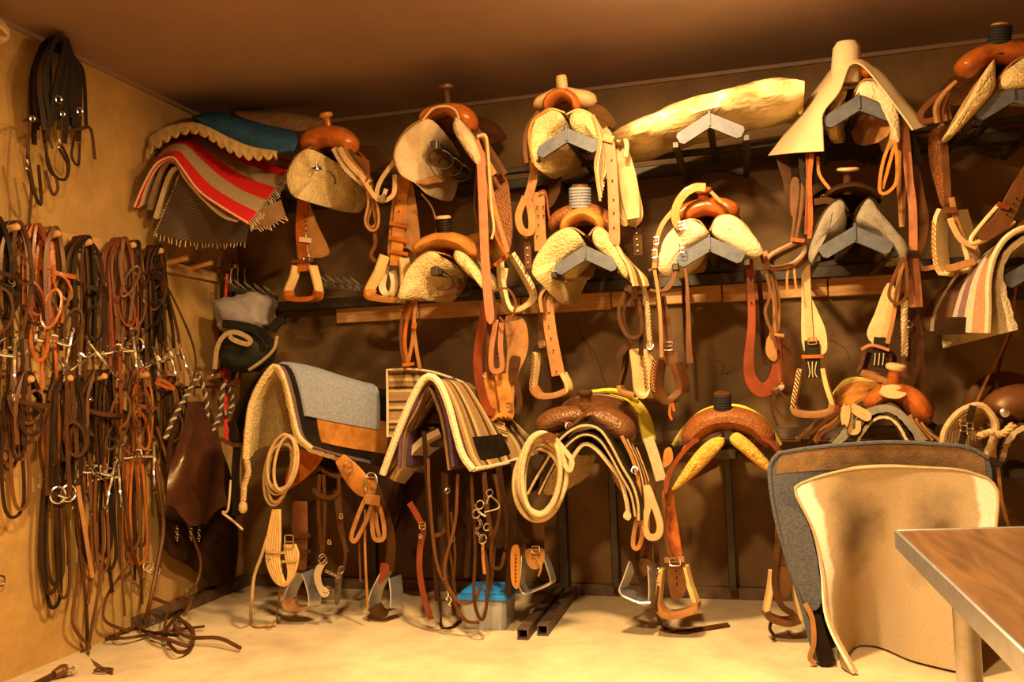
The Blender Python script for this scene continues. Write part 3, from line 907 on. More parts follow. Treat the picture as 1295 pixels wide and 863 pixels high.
st(T, 'cinch_strap', KH([(418, 60), (400, 160), (388, 250), (396, 340), (420, 420), (446, 440)]), y + .14, .046, 'leather_red')
st(T, 'stirrup_leather', KH([(442, 60), (432, 180), (430, 270), (440, 320)]), y + .16, .05, 'leather_brown')
st(T, 'cinch_strap', KH([(452, 120), (436, 215), (436, 285), (456, 296), (472, 280), (466, 210), (470, 130)]), y + .1, .026, 'leather_pink')
holes(T, KH([(457, 235), (458, 252)]), y + .08)
fender(T, KH([(485, 110), (545, 118), (562, 190), (552, 250), (520, 325), (508, 430), (488, 432), (484, 330), (490, 220)]), y + .2, 'leather_tan')
fender(T, KH([(500, 250), (528, 245), (534, 262), (512, 335), (494, 322)]), y + .185, 'leather_umber', name='wear_patch')
buckle(T, KH([(496, 418)])[0], y + .17, 8, 10)
st(T, 'latigo', KH([(520, 330), (532, 400), (520, 440)]), y + .19, .03, 'leather_umber')
stirrup(T, KH([(434, 300), (432, 380), (440, 448), (472, 450), (488, 440), (478, 370), (468, 306)]), y + .18, 'leather_gold', .075, .022, 60, None, (0, 2, 'rawhide'))
stirrup(T, K7([(540, 700), (532, 760), (550, 830), (590, 842), (640, 800)]), y + .2, 'rawhide', .05, .018, -20, None, None)
string(T, KH([(445, 20), (490, 15), (518, 60), (505, 110), (480, 128), (462, 110)]), y + .05, 'leather_brown', .012)

# ---------------- top row, pale eared saddle (third)
y = YF - .02
T = saddle('pale saddle with white-wrapped horn, wide ear-shaped swells and curly fleece skirts', (715, 190), y)
fork(T, K8([(146, 150, 12), (182, 130, 20), (243, 98, 14), (300, 118, 24), (365, 130, 25)]), y + .12, .05, 'leather_pale')
fork(T, K8([(192, 175, 12), (202, 130, 15), (244, 106, 16), (287, 128, 15), (296, 170, 12)]), y + .05, .06, 'leather_orange', 'gullet')
horn(T, K8([(246, 90)])[0], K8([(244, 46)])[0], y + .08, 5.6, 6.6, 'rawhide', 'leather_pale', 'rawhide')
seat(T, (715, 125), y + .1, .12, 'leather_tan')
skirt(T, K8([(252, 172), (200, 160), (152, 198), (138, 255), (150, 335)]), y, -1, .46, 'leather_pale', 'fleece', thick=.035, rnd=.08, pad=K8([(250, 182), (225, 162), (190, 162), (152, 195), (135, 265), (142, 335), (195, 375, .12), (285, 335, .26), (272, 230, .1)]))
skirt(T, K8([(262, 178), (300, 162), (342, 178), (352, 215), (372, 262)]), y, 1, .46, 'leather_pale', 'fleece', thick=.035, rnd=.08, pad=K8([(272, 178), (298, 160), (345, 170), (362, 215), (370, 268), (340, 275, .05), (278, 222)]))
T.part('skirt_binding', tube(C3(K8([(200, 158), (150, 192), (132, 250), (146, 340)]), y - .012), .007), 'leather_gold')
st(T, 'latigo', K8([(165, 165), (128, 220), (118, 280), (124, 340)]), y + .0, .02, 'leather_brown')
st(T, 'stirrup_leather', K8([(150, 330), (145, 400), (125, 470)]), y + .12, .045, 'leather_tan')
st(T, 'cinch_strap', K8([(120, 455), (96, 520), (108, 570), (138, 575), (142, 530), (130, 465)]), y + .1, .036, 'leather_tan')
st(T, 'cinch_strap', K8([(165, 440), (166, 520), (172, 640)]), y + .13, .06, 'leather_tan')
holes(T, K8([(160, 490), (163, 520), (165, 550), (180, 490), (182, 520), (160, 590)]), y + .115)
st(T, 'cinch_strap', K8([(124, 590), (128, 640), (130, 700)]), y + .16, .034, 'leather_brown')
holes(T, K8([(127, 630), (128, 655), (129, 680)]), y + .15, mt='rawhide')
string(T, K8([(165, 440), (188, 440), (200, 520), (205, 545)]), y + .1, 'leather_red', .01)
for k in range(6):
    string(T, K8([(350 + 3 * k, 175 + 5 * k), (372 + 4 * k, 260), (358 + 9 * k, 340 + 5 * k), (364 + 4 * k, 400), (375 + 3 * k, 470 - 12 * k)]), y - .03 + .012 * k, ['leather_tan', 'leather_pale', 'leather_brown'][k % 3], .011)
st(T, 'stirrup_leather', K8([(385, 225), (405, 270), (418, 420), (424, 600), (424, 620)]), y + .0, [.04, .05, .05, .05, .03], 'leather_pink')
holes(T, K8([(414, 330), (416, 400), (420, 465), (421, 510), (422, 560)]), y - .01)
st(T, 'latigo', K8([(385, 252), (420, 262)]), y - .012, .035, 'leather_gold')
st(T, 'fender', K8([(432, 250), (456, 330), (474, 430), (488, 530)]), y + .1, [.05, .07, .085, .06], 'leather_pale')
stirrup(T, K8([(446, 330), (440, 430), (448, 520), (476, 545), (500, 515), (482, 420), (462, 340)]), y + .16, 'rawhide', .06, .02, 55, (2, 4, 'leather_pale'))
st(T, 'cinch_strap', K8([(478, 400), (498, 530), (505, 655)]), y + .2, .044, 'leather_umber')
holes(T, K8([(497, 560), (499, 580), (500, 600), (502, 620), (503, 640)]), y + .19, mt='rawhide')
T.part('saddle_wing', plate(C3(K8([(205, 390), (240, 380), (238, 440), (212, 490), (200, 480)]), y + .3), .02, round_sub=4), 'leather_umber')

# ---------------- middle row, second saddle (thick wrapped horn)
y = YF + .0
T = saddle('tan saddle with thick grey-wrapped roping horn, right below the pale eared saddle', (735, 310), y)
fork(T, K8([(205, 575, 14), (238, 530, 24), (318, 508, 28), (388, 530, 24), (418, 580, 16)]), y + .12, .07, 'leather_basket')
fork(T, K8([(243, 585, 12), (268, 538, 18), (318, 515, 20), (365, 535, 18), (382, 580, 12)]), y + .05, .06, 'leather_gold', 'gullet')
horn(T, K8([(307, 497)])[0], K8([(308, 418)])[0], y + .09, 11, 11.5, 'rubber', 'leather_brown', 'felt_grey')
seat(T, (735, 285), y + .1, .13, 'leather_brown')
skirt(T, K8([(318, 590), (275, 565), (212, 592), (158, 660), (142, 712), (176, 752)]), y, -1, .5, 'leather_tan', 'fleece', thick=.034, rnd=.1, pad=K8([(300, 580), (258, 562), (205, 595), (158, 655), (142, 710), (165, 745), (248, 822, .2), (275, 775, .28), (305, 700, .22), (320, 625, .05)]))
skirt(T, K8([(340, 590), (366, 562), (402, 590), (432, 640), (462, 700)]), y, 1, .5, 'leather_tan', 'fleece', thick=.034, rnd=.08, pad=K8([(350, 578), (372, 560), (407, 590), (437, 640), (470, 708), (455, 730), (422, 680), (372, 640), (350, 610)]))
yy = y + .12
st(T, 'stirrup_leather', KC([(138, 150), (128, 240), (132, 350)]), yy + .02, .035, 'leather_umber')
st(T, 'stirrup_leather', KC([(150, 160), (160, 280), (190, 446)]), yy, [.055, .06, .066], 'leather_tan')
holes(T, KC([(155, 268), (163, 312), (172, 355), (183, 432)]), yy - .012)
st(T, 'keeper', KC([(118, 335), (142, 330)]), yy - .01, .026, 'leather_tan'); buckle(T, KC([(128, 332)])[0], yy - .02, 6, 8)
st(T, 'stirrup_leather', KC([(148, 380), (152, 450), (156, 520)]), yy + .05, .03, 'leather_dark')
stirrup(T, KC([(112, 362), (108, 420), (100, 492), (126, 522), (180, 522), (224, 506), (226, 476), (208, 438)]), yy + .02, 'wood_pale', .055, .018, 15, (2, 5, 'leather_tan'), (0, 2, 'leather_brown'))
for k, q in enumerate(([(440, 140), (416, 180), (412, 240), (440, 300), (478, 305), (494, 270), (482, 160)], [(450, 150), (428, 210), (436, 270), (460, 296), (484, 270), (472, 170)])):
    st(T, 'latigo', KC(q), yy - .05 + .02 * k, .018, ['leather_umber', 'leather_dark'][k])
st(T, 'keeper', KC([(432, 125), (482, 138)]), yy - .075, .032, 'leather_umber'); buckle(T, KC([(455, 75)])[0], yy - .05, 4, 20)
st(T, 'latigo', KC([(488, 150), (492, 260), (490, 372)]), yy - .02, .02, 'leather_dark')
T.part('braided_strap', twist_rope(C3(KC([(500, 120), (514, 200), (518, 280), (526, 350)]), yy), .012), 'rope_tan')
dring(T, KC([(524, 335)])[0], yy - .02, 4, flat=1.5)
st(T, 'latigo', KC([(455, 320), (430, 350), (408, 385)]), yy - .01, .03, 'leather_umber')
stirrup(T, KC([(468, 350), (478, 420), (486, 500), (510, 520), (532, 500), (526, 430), (512, 350)]), yy + .02, 'rawhide', .06, .02, 40, None, (4, 6, 'leather_tan'))
stirrup(T, KC([(440, 345), (432, 420), (416, 485), (424, 508), (470, 520), (488, 505)]), yy + .06, 'leather_umber', .06, .014, 10, (2, 4, 'leather_tan'))
for k in range(5):
    string(T, K8([(420 + 6 * k, 590 + 14 * k), (445 + 10 * k, 650 + 10 * k), (470 + 14 * k, 690 + 10 * k), (490 + 12 * k, 760)]), y - .02 + .02 * k, ['leather_pale', 'leather_tan', 'leather_umber'][k % 3], .014)
for k in range(4):
    string(T, K8([(190 + 12 * k, 760), (170 + 14 * k, 800), (176 + 12 * k, 850)]), y + .05 + .03 * k, ['leather_tan', 'leather_brown'][k % 2], .016)

# ---------------- middle row, third saddle (headstall over the horn)
y = YF + .0
T = saddle('bright orange saddle with a headstall looped over its leather-covered horn', (890, 295), y)
fork(T, KA([(238, 680, 18), (268, 635, 22), (350, 592, 15), (440, 600, 24), (512, 640, 30)]), y + .13, .06, 'leather_orange')
fork(T, KA([(292, 670, 14), (318, 625, 24), (378, 604, 26), (432, 622, 22), (456, 660, 12)]), y + .06, .06, 'leather_orange', 'gullet')
horn(T, KA([(365, 585)])[0], KA([(364, 527)])[0], y + .1, 7, 11, 'leather_red', 'leather_orange')
seat(T, (890, 262), y + .1, .12, 'leather_brown')
skirt(T, KD([(200, 205), (165, 162), (108, 172), (50, 240), (32, 305), (50, 345)]), y, -1, .46, 'leather_gold', 'fleece_white', thick=.05, rnd=.08, pad=KD([(198, 195), (162, 163), (125, 162), (65, 205), (32, 285), (35, 330), (85, 350, .04), (150, 318, .1), (200, 245, .06)]))
skirt(T, KD([(214, 195), (240, 150), (290, 150), (345, 195), (388, 255)]), y, 1, .46, 'leather_gold', 'fleece_white', thick=.05, rnd=.08, pad=KD([(220, 175), (240, 146), (285, 142), (335, 180), (390, 258), (362, 282), (310, 265), (224, 212)]))
yy = y + .1
st(T, 'stirrup_leather', KD([(40, 420), (55, 500), (66, 610)]), yy + .05, .05, 'leather_brown')
fender(T, KD([(55, 600), (95, 608), (100, 640), (85, 660), (58, 648)]), yy + .02, 'leather_brown', name='stirrup_flap'); buckle(T, KD([(68, 588)])[0], yy, 11, 10, 'iron')
stirrup(T, KD([(40, 632), (30, 690), (34, 742), (70, 772), (108, 752), (118, 725), (96, 645)]), yy + .03, 'leather_brown', .075, .03, 30, None, (0, 2, 'leather_tan'))
string(T, KD([(78, 770), (72, 815), (80, 840)]), yy, 'leather_orange', .012); string(T, KD([(80, 770), (88, 810)]), yy, 'leather_orange', .012)
for k, q in enumerate(([(0, 330), (50, 310), (92, 330), (70, 390), (20, 400)], [(5, 395), (45, 400), (80, 360), (85, 320)], [(30, 280), (35, 360), (42, 430)])):
    string(T, KD(q), y + .0 + .015 * k, 'leather_brown', .012)
st(T, 'cinch_strap', KD([(343, 288), (350, 400), (352, 520), (342, 640), (352, 705), (385, 738), (425, 715), (440, 640), (436, 540)]), y + .12, [.03, .034, .036, .046, .056, .066, .06, .04, .03], 'leather_red')
holes(T, KD([(349, 360), (351, 440)]), y + .11)
st(T, 'stirrup_leather', KD([(392, 265), (425, 370), (438, 470), (430, 560)]), y + .15, .034, 'leather_tan')
string(T, KD([(380, 260), (415, 400), (398, 470), (420, 540), (440, 600)]), y + .08, 'leather_brown', .014)
string(T, KD([(400, 280), (430, 400), (440, 540)]), y + .1, 'leather_brown', .012)
fender(T, KD([(405, 560), (425, 552), (440, 620), (425, 640), (400, 610)]), y + .11, 'leather_tan', name='stirrup_flap')
st(T, 'keeper', KD([(412, 545), (462, 552)]), y + .09, .014, 'leather_tan')
stirrup(T, KD([(448, 565), (462, 640), (476, 715), (455, 738), (425, 742)]), y + .15, 'leather_brown', .08, .03, 50, None, (0, 2, 'leather_gold'))
for q in ([(425, 740), (420, 800), (440, 860)], [(430, 740), (432, 790), (455, 825), (482, 838)], [(440, 735), (465, 760), (482, 775)]): string(T, KD(q), y + .1, 'leather_umber', .011)
st(T, 'latigo', KD([(374, 330), (385, 450), (390, 560), (398, 655)]), y + .45, .022, 'leather_umber')
st(T, 'latigo', KD([(118, 330), (122, 480), (130, 665)]), y + .4, .016, 'leather_umber')
hb = Thing('headstall', 'tan leather headstall with silver buckles hanging from the horn of the orange saddle', 'bridle', P(850, 250, y - .05))
st(hb, 'crown_strap', KA([(372, 522), (330, 522), (285, 548), (252, 600), (248, 660), (268, 690)]), y - .05, .038, 'leather_gold')
st(hb, 'cheek_strap', KA([(240, 615), (190, 680), (165, 760), (158, 860)]), y - .03, .022, 'leather_tan')
string(hb, KA([(395, 540), (420, 565), (440, 585)]), y - .03, 'leather_tan', .016, 'cheek_strap')
buckle(hb, KA([(275, 680)])[0], y - .07, 11, 9, rot=.2, r=.002); buckle(hb, KA([(274, 775)])[0], y - .07, 6, 11, r=.002)
buckle(hb, KA([(164, 745)])[0], y - .05, 6, 9); buckle(hb, KA([(158, 800)])[0], y - .05, 6, 10)
st(hb, 'cheek_strap', KD([(112, 265), (130, 360), (136, 480), (138, 590), (143, 645)]), y - .02, [.014, .014, .02, .026, .03], 'leather_brown')
st(hb, 'cheek_strap', KD([(20, 320), (35, 420), (42, 520), (45, 625)]), y - .02, .016, 'leather_tan')

# ---------------- middle row, fourth saddle (grey felt)
y = YF + .0
T = saddle('dark thin-swelled saddle with flat wide horn cap and grey felt skirts', (1075, 275), y)
fork(T, KE([(158, 170, 9), (195, 140, 15), (258, 128, 18), (318, 145, 15), (350, 175, 10)]), y + .08, .08, 'leather_dark')
horn(T, KE([(240, 122)])[0], KE([(240, 62)])[0], y + .05, 5.2, 13.5, 'leather_umber', 'leather_pale', flat=True)
seat(T, (1072, 245), y + .1, .11, 'leather_dark')
skirt(T, KE([(238, 205), (212, 165), (168, 205), (130, 280), (112, 345), (128, 372)]), y, -1, .46, 'leather_dark', 'felt_greytan', thick=.02, rnd=.08, lname='felt_lining', pad=KE([(214, 164), (234, 200), (234, 262, .04), (200, 295, .08), (150, 335, .1), (126, 376), (112, 342), (130, 280), (168, 202)]))
skirt(T, KE([(268, 235), (310, 160), (352, 205), (405, 272), (438, 318), (432, 362)]), y, 1, .46, 'leather_dark', 'felt_greytan', thick=.02, rnd=.06, lname='felt_lining', pad=KE([(310, 160), (350, 205), (405, 270), (438, 315), (432, 362), (400, 372, .06), (345, 325, .1), (268, 258, .06), (270, 222)]))
st(T, 'latigo', KE([(130, 172), (180, 168), (220, 200)]), y + .02, .03, 'leather_umber')
dring(T, KE([(160, 155)])[0], y + .04, 3); dring(T, KE([(345, 150)])[0], y + .04, 3)
yy = y + .14
fender(T, KE([(92, 330), (112, 330), (118, 470), (140, 530), (168, 600), (166, 672), (95, 662), (88, 500)]), yy, 'rawhide')
st(T, 'stirrup_leather', KE([(104, 340), (108, 480), (112, 560), (118, 640)]), yy - .012, .03, 'leather_pale')
st(T, 'patterned_strap', KE([(122, 630), (124, 690), (126, 755)]), yy - .02, .062, 'nylon_dark')
for dx in (-14, 0, 14): cord(T, KE([(124 + dx, 700), (124 + dx * .6, 735), (126 + dx, 752)]), yy - .026, .0022, 'rawhide', 'stitching')
st(T, 'keeper', KE([(88, 684), (160, 682)]), yy - .03, .016, 'leather_orange'); buckle(T, KE([(124, 632)])[0], yy - .03, 10, 8, 'leather_tan')
stirrup(T, KE([(84, 725), (72, 790), (62, 850), (76, 872), (130, 878), (182, 868), (192, 846), (172, 780), (160, 722)]), yy, 'wood_pale', .06, .019, 12, (2, 6, 'leather_tan'), (0, 2, 'leather_brown'))
fender(T, KE([(372, 440), (405, 478), (398, 540), (372, 640), (345, 655), (304, 612), (330, 540)]), yy + .02, 'rawhide')
st(T, 'stirrup_leather', KE([(395, 470), (380, 540), (360, 620)]), yy + .005, .03, 'leather_pale')
st(T, 'patterned_strap', KE([(352, 620), (346, 680), (340, 720)]), yy - .01, .06, 'nylon_dark')
for dx in (-14, 0, 14): cord(T, KE([(346 + dx, 672), (345 + dx, 690), (342 + dx, 712)]), yy - .02, .0022, 'rawhide', 'stitching')
st(T, 'keeper', KE([(285, 660), (320, 645), (378, 662)]), yy - .025, .014, 'leather_pink')
stirrup(T, KE([(306, 668), (292, 715), (284, 735), (330, 752), (372, 768), (388, 690), (370, 668)]), yy + .03, 'leather_umber', .06, .018, 30, (2, 4, 'leather_tan'))
string(T, KE([(432, 345), (402, 400), (378, 470), (388, 500), (414, 506), (436, 476), (436, 400), (428, 345)]), y - .01, 'leather_brown', .014)
for k, q in enumerate(([(432, 340), (412, 420), (390, 560), (372, 640)], [(440, 345), (448, 440), (452, 510)], [(426, 350), (420, 430), (404, 500)])): st(T, 'latigo', KE(q), y + .02 + .02 * k, .018, ['leather_tan', 'leather_brown', 'leather_umber'][k])
st(T, 'cinch_strap', KE([(452, 360), (462, 450), (466, 520)]), y + .08, .055, 'leather_pink')
T.part('braided_strap', twist_rope(C3(KE([(430, 500), (428, 560), (430, 640), (428, 680)]), y + .1), .014), 'rope')
st(T, 'cinch_strap', KE([(462, 520), (470, 600), (458, 680), (434, 790)]), y + .14, [.03, .05, .09, .05], 'leather_umber')
dring(T, KE([(442, 575)])[0], y + .1, 4.5)
st(T, 'latigo', KE([(470, 640), (490, 720), (520, 860)]), y + .3, .03, 'leather_umber')
# ---------------- top row, canvas-covered saddle
y = YF - .02
T = saddle('saddle in the top row draped with a pale canvas cover over horn and sides', (1075, 150), y)
fork(T, KB([(300, 235, 14), (318, 195, 24), (350, 185, 26), (390, 215, 20)]), y + .08, .07, 'leather_orange')
horn(T, KB([(300, 180)])[0], KB([(300, 105)])[0], y + .08, 5, 9, 'leather_brown', 'leather_brown')
seat(T, (1075, 110), y + .1, .11, 'leather_brown', rise=.02, cantle=.04)
skirt(T, KB([(300, 260), (275, 262), (240, 330), (232, 420)]), y + .03, -1, .42, 'leather_tan', 'fleece', thick=.03)
skirt(T, KB([(330, 262), (360, 222), (412, 235), (468, 300), (480, 415)]), y, 1, .42, 'leather_tan', 'fleece_white', thick=.035, pad=KB([(334, 255), (355, 225), (400, 228), (465, 290), (482, 415), (462, 422), (438, 338, .05), (380, 280, .05), (334, 270)]))
for k, q in enumerate(([(180, 470), (172, 560), (176, 680), (172, 760)], [(165, 470), (165, 600), (160, 745)], [(200, 480), (205, 540), (240, 590), (250, 600)], [(150, 500), (145, 640), (125, 765)], [(130, 600), (120, 700), (110, 770)])):
    st(T, 'latigo', KB(q), y + .06 + .015 * k, [.02, .016, .014, .014, .014][k], ['leather_orange', 'leather_red', 'leather_gold', 'leather_brown', 'leather_brown'][k])
st(T, 'cinch_strap', KB([(142, 478), (150, 560), (175, 575), (210, 500), (218, 465)]), y + .1, .022, 'nylon_dark')
fender(T, KB([(110, 560), (135, 560), (132, 640), (116, 690), (105, 650)]), y + .12, 'leather_brown')
st(T, 'keeper', KB([(108, 762), (155, 768)]), y + .05, .018, 'leather_orange')
stirrup(T, KB([(150, 775), (105, 790), (38, 828), (50, 860), (120, 850), (160, 810)]), y + .1, 'leather_brown', .075, .022, 20, None, (2, 4, 'leather_umber'), True)
for q in ([(100, 850), (95, 900), (98, 960)], [(118, 850), (125, 920), (132, 945)]): string(T, KB(q), y + .08, 'leather_tan', .01)
T.part('fender', plate(C3(KB([(60, 485), (100, 485), (110, 600), (95, 655), (80, 560)]), y + .3), .006, round_sub=4), 'leather_umber')
for k, q in enumerate(([(450, 422), (422, 500), (410, 590), (430, 606), (466, 570), (470, 490), (462, 425)], [(465, 425), (440, 520), (420, 590)])): st(T, 'saddle_string', KB(q), y + .0 + .01 * k, .014, 'leather_gold')
st(T, 'cinch_strap', KB([(492, 330), (500, 420), (512, 560), (524, 660), (526, 800)]), y + .06, .034, 'leather_pink')
st(T, 'latigo', KB([(478, 430), (476, 560), (486, 720)]), y + .1, .02, 'leather_tan'); st(T, 'latigo', KB([(498, 430), (494, 600), (490, 715)]), y + .1, .016, 'leather_brown')
fender(T, KB([(512, 520), (545, 525), (565, 620), (580, 700), (562, 790), (535, 830), (528, 700)]), y + .18, 'leather_brown')
st(T, 'cinch_strap', KB([(512, 390), (530, 450), (548, 500)]), y + .12, .034, 'nylon_dark')
cv = Thing('canvas_cover', 'cream canvas sheet draped over a saddle and horn, right of the plastic-wrapped pad', 'cover', P(1060, 190, y))
fr = C3(KB([(218, 462), (215, 390), (217, 330), (270, 262), (292, 205), (305, 172), (330, 160), (362, 178), (408, 232), (464, 305), (506, 362), (524, 390)]), y - .03)
md = C3(KB([(120, 468), (150, 390), (190, 300), (240, 225), (262, 180), (282, 150), (320, 146), (362, 156), (434, 208), (494, 284), (546, 345), (570, 376)]), y + .06)
bk = C3(KB([(32, 478), (92, 398), (165, 292), (215, 225), (245, 185), (275, 165), (315, 165), (360, 180), (430, 240), (480, 300), (525, 350), (556, 380)]), y + .32)
g = loft([fr, md, bk], 40, 16)
cv.part('sheet', shell(g, .006, -.003), 'canvas')
cv.part('hem', tube(g[:, 0], .0045, 6, sub=1), 'canvas')
a = P(*KB([(296, 192)])[0], y + .06); b = P(*KB([(298, 92)])[0], y + .04)
k = mpp(a)
cv.part('horn_hood', lathe([(19 * k, -.05), (18.5 * k, .0), (17.5 * k, .05), (16.5 * k, np.linalg.norm(b - a) - .02), (12 * k, np.linalg.norm(b - a) + .004), (.001, np.linalg.norm(b - a) + .006)], a, b - a, 10), 'canvas')

# ---------------- top row, right end saddle
y = YF - .04
T = saddle('big-swelled reddish saddle with dark wrapped horn at the top right edge', (1255, 110), y)
fork(T, KB([(688, 205, 26), (712, 172, 34), (780, 135, 32), (862, 128, 34), (930, 150, 30)]), y + .12, .08, 'leather_orange')
horn(T, KB([(815, 110)])[0], KB([(820, 32)])[0], y + .09, 10.5, 11.5, 'rubber', 'leather_tan', 'rubber')
seat(T, (1275, 75), y + .1, .13, 'leather_brown')
skirt(T, KB([(806, 152), (790, 175), (738, 245), (690, 325), (650, 395)]), y, -1, .46, 'leather_tan', 'fleece', thick=.05, rnd=.06, pad=KB([(800, 152), (768, 190), (735, 245), (690, 325), (642, 398), (662, 404), (712, 358), (798, 258), (806, 190)]))
skirt(T, KB([(826, 215), (860, 170), (920, 140), (980, 180), (1030, 240)]), y, 1, .46, 'leather_tan', 'fleece', thick=.05, rnd=.06, pad=KB([(830, 200), (870, 165), (920, 140), (985, 180), (1010, 235), (960, 230), (880, 245), (832, 240)]))
for k in range(7):
    string(T, KB([(672 - 4 * k, 222 + 3 * k), (630 + 2 * k, 262 + 4 * k), (600 + 8 * k, 310 + 4 * k), (604 + 8 * k, 366 - 2 * k)]), y - .02 + .015 * k, ['leather_tan', 'leather_pale', 'leather_brown'][k % 3], .014)
st(T, 'latigo', KB([(668, 240), (600, 280), (552, 330), (560, 360), (612, 345), (640, 300)]), y + .03, .024, 'leather_brown')
fender(T, KB([(578, 408), (605, 380), (632, 372), (636, 480), (640, 620), (622, 650), (600, 580), (580, 500)]), y + .2, 'leather_basket')
st(T, 'stirrup_leather', KB([(628, 375), (634, 480), (642, 600), (640, 690)]), y + .15, .03, 'leather_brown')
for k, q in enumerate(([(650, 690), (662, 720), (690, 765), (742, 790)], [(655, 620), (672, 700), (700, 775)], [(640, 640), (655, 690), (680, 760)])): st(T, 'latigo', KB(q), y + .1 + .02 * k, .024, ['leather_pale', 'leather_tan', 'leather_umber'][k])
st(T, 'keeper', KB([(625, 665), (672, 662)]), y + .1, .026, 'leather_brown')
stirrup(T, KE([(560, 205), (548, 240), (546, 330), (560, 400), (600, 395), (655, 382), (640, 300), (612, 200)]), y + .17, 'rawhide', .085, .02, 48, (3, 5, 'leather_tan'), (1, 3, 'leather_gold'))
st(T, 'cinch_strap', KE([(470, 370), (490, 392), (535, 385)]), y + .15, .022, 'leather_tan')

# ---------------- middle row right end: saddle under a striped pad
y = YF - .06
T = saddle('saddle at right edge of middle row, raised stirrup, under a striped pad', (1290, 330), y)
fork(T, KE([(790, 330, 20), (830, 262, 26), (880, 240, 28), (930, 262, 26), (970, 330, 20)]), y + .35, .07, 'leather_brown')
seat(T, (1318, 300), y + .3, .12, 'leather_brown', length=.3)
st(T, 'stirrup_leather', KE([(950, -205), (905, -70), (838, 62), (800, 140), (760, 220), (710, 270), (672, 285)]), y + .0, [.04, .04, .04, .06, .065, .06, .03], 'leather_brown')
holes(T, KE([(800, 160), (790, 178), (780, 196), (768, 214)]), y - .012)
stirrup(T, KE([(745, 180), (700, 230), (652, 292), (662, 308), (720, 282), (790, 240)]), y + .03, 'wood_pale', .05, .014, 20, None, None)
st(T, 'keeper', KE([(735, 178), (775, 192)]), y - .02, .02, 'leather_red')
st(T, 'stirrup_leather', KE([(800, 420), (775, 600), (700, 760), (650, 870)]), y + .5, .012, 'leather_tan')
st(T, 'latigo', KE([(780, 600), (745, 700), (728, 820)]), y + .52, .014, 'leather_umber')
bl = Thing('saddle_pad', 'brown and cream striped saddle pad with white fleece underside at the right edge', 'saddle pad', P(1260, 400, y))
F1 = [(702, 606), (706, 520), (706, 440), (722, 360), (760, 295), (820, 258), (880, 262), (930, 310), (960, 400), (980, 500)]
B1 = [(484, 598), (492, 545), (530, 480), (580, 420), (660, 360), (740, 320), (820, 310), (880, 340), (910, 400), (930, 470)]
g = loft([C3(KE(F1), y - .02), C3(KE(B1), y + .42)], 36, 18)
bl.part('woven_top', shell(g, .01, -.012), 'blanket_mesa')
bl.part('rolled_edge', tube(g[:, 0] + np.array([0, -.004, 0]), .012, 7, sub=1), 'wool_cream')
F2 = [(788, 598), (770, 540), (745, 460), (740, 400), (765, 330), (820, 285), (870, 290), (905, 350), (920, 440)]
B2 = [(556, 655), (550, 600), (545, 530), (590, 440), (680, 380), (760, 345), (820, 335), (870, 360), (895, 430)]
g2 = loft([C3(KE(F2), y - .0), C3(KE(B2), y + .4)], 30, 16)
bl.part('fleece_underside', shell(g2, .022, -.022, .01, 3), 'fleece_white')
bl.part('wear_leather', plate(C3(KE([(530, 560), (590, 552), (655, 553), (668, 575), (665, 604), (600, 610), (528, 612)]), y + .12), .008), 'leather_dark')

# ---------------- plastic-wrapped pad lying over the empty bracket
def wrapped_pad():
    ax = [P(*p, -.55) for p in KA([(14, 358), (120, 325), (300, 255), (400, 225), (520, 198), (680, 168), (775, 160)])]
    c = resample(ax, 26)
    T_ = tangents(c, False)
    prof = []
    n = 20
    ang = np.linspace(0, 2 * math.pi, n, endpoint=False)
    rs = np.random.RandomState(5)
    rr = np.interp(np.linspace(0, 1, 26), [0, .04, .15, .5, .85, .97, 1], [.035, .055, .068, .085, .078, .066, .05])
    for i in range(26):
        w = 1 + .05 * np.sin(3 * ang + i * .4) + .03 * np.sin(7 * ang - i * .7) + rs.randn(n) * .012
        prof.append(np.stack([np.sign(np.cos(ang)) * np.abs(np.cos(ang)) ** .8 * rr[i] * w, np.sin(ang) * .24 * w], 1))
    A = np.cross(T_, (0, -1, 0)); A /= np.linalg.norm(A, axis=1)[:, None]
    B = np.repeat(np.array([[0, 1.0, 0]]), 26, 0)
    return sweep(c, A, B, np.array(prof), False)
wp = Thing('wrapped_saddle_pad', 'rolled cream saddle pad in glossy clear plastic lying over the empty bracket', 'saddle pad', P(900, 190, -.55))
wp.part('roll', wrapped_pad(), 'plastic_wrap')
e0 = P(*KA([(778, 160)])[0], -.55)
wp.part('bag_end', plate(np.array([P(*p, -.62) for p in KA([(765, 110), (787, 104), (782, 130), (784, 190), (772, 215), (760, 200)])]), .004, round_sub=3), 'plastic_wrap')
wp.part('bag_end', tube([P(*p, -.76) for p in KA([(2, 330), (25, 310), (42, 340), (38, 395)])], .012, 7), 'plastic_wrap')

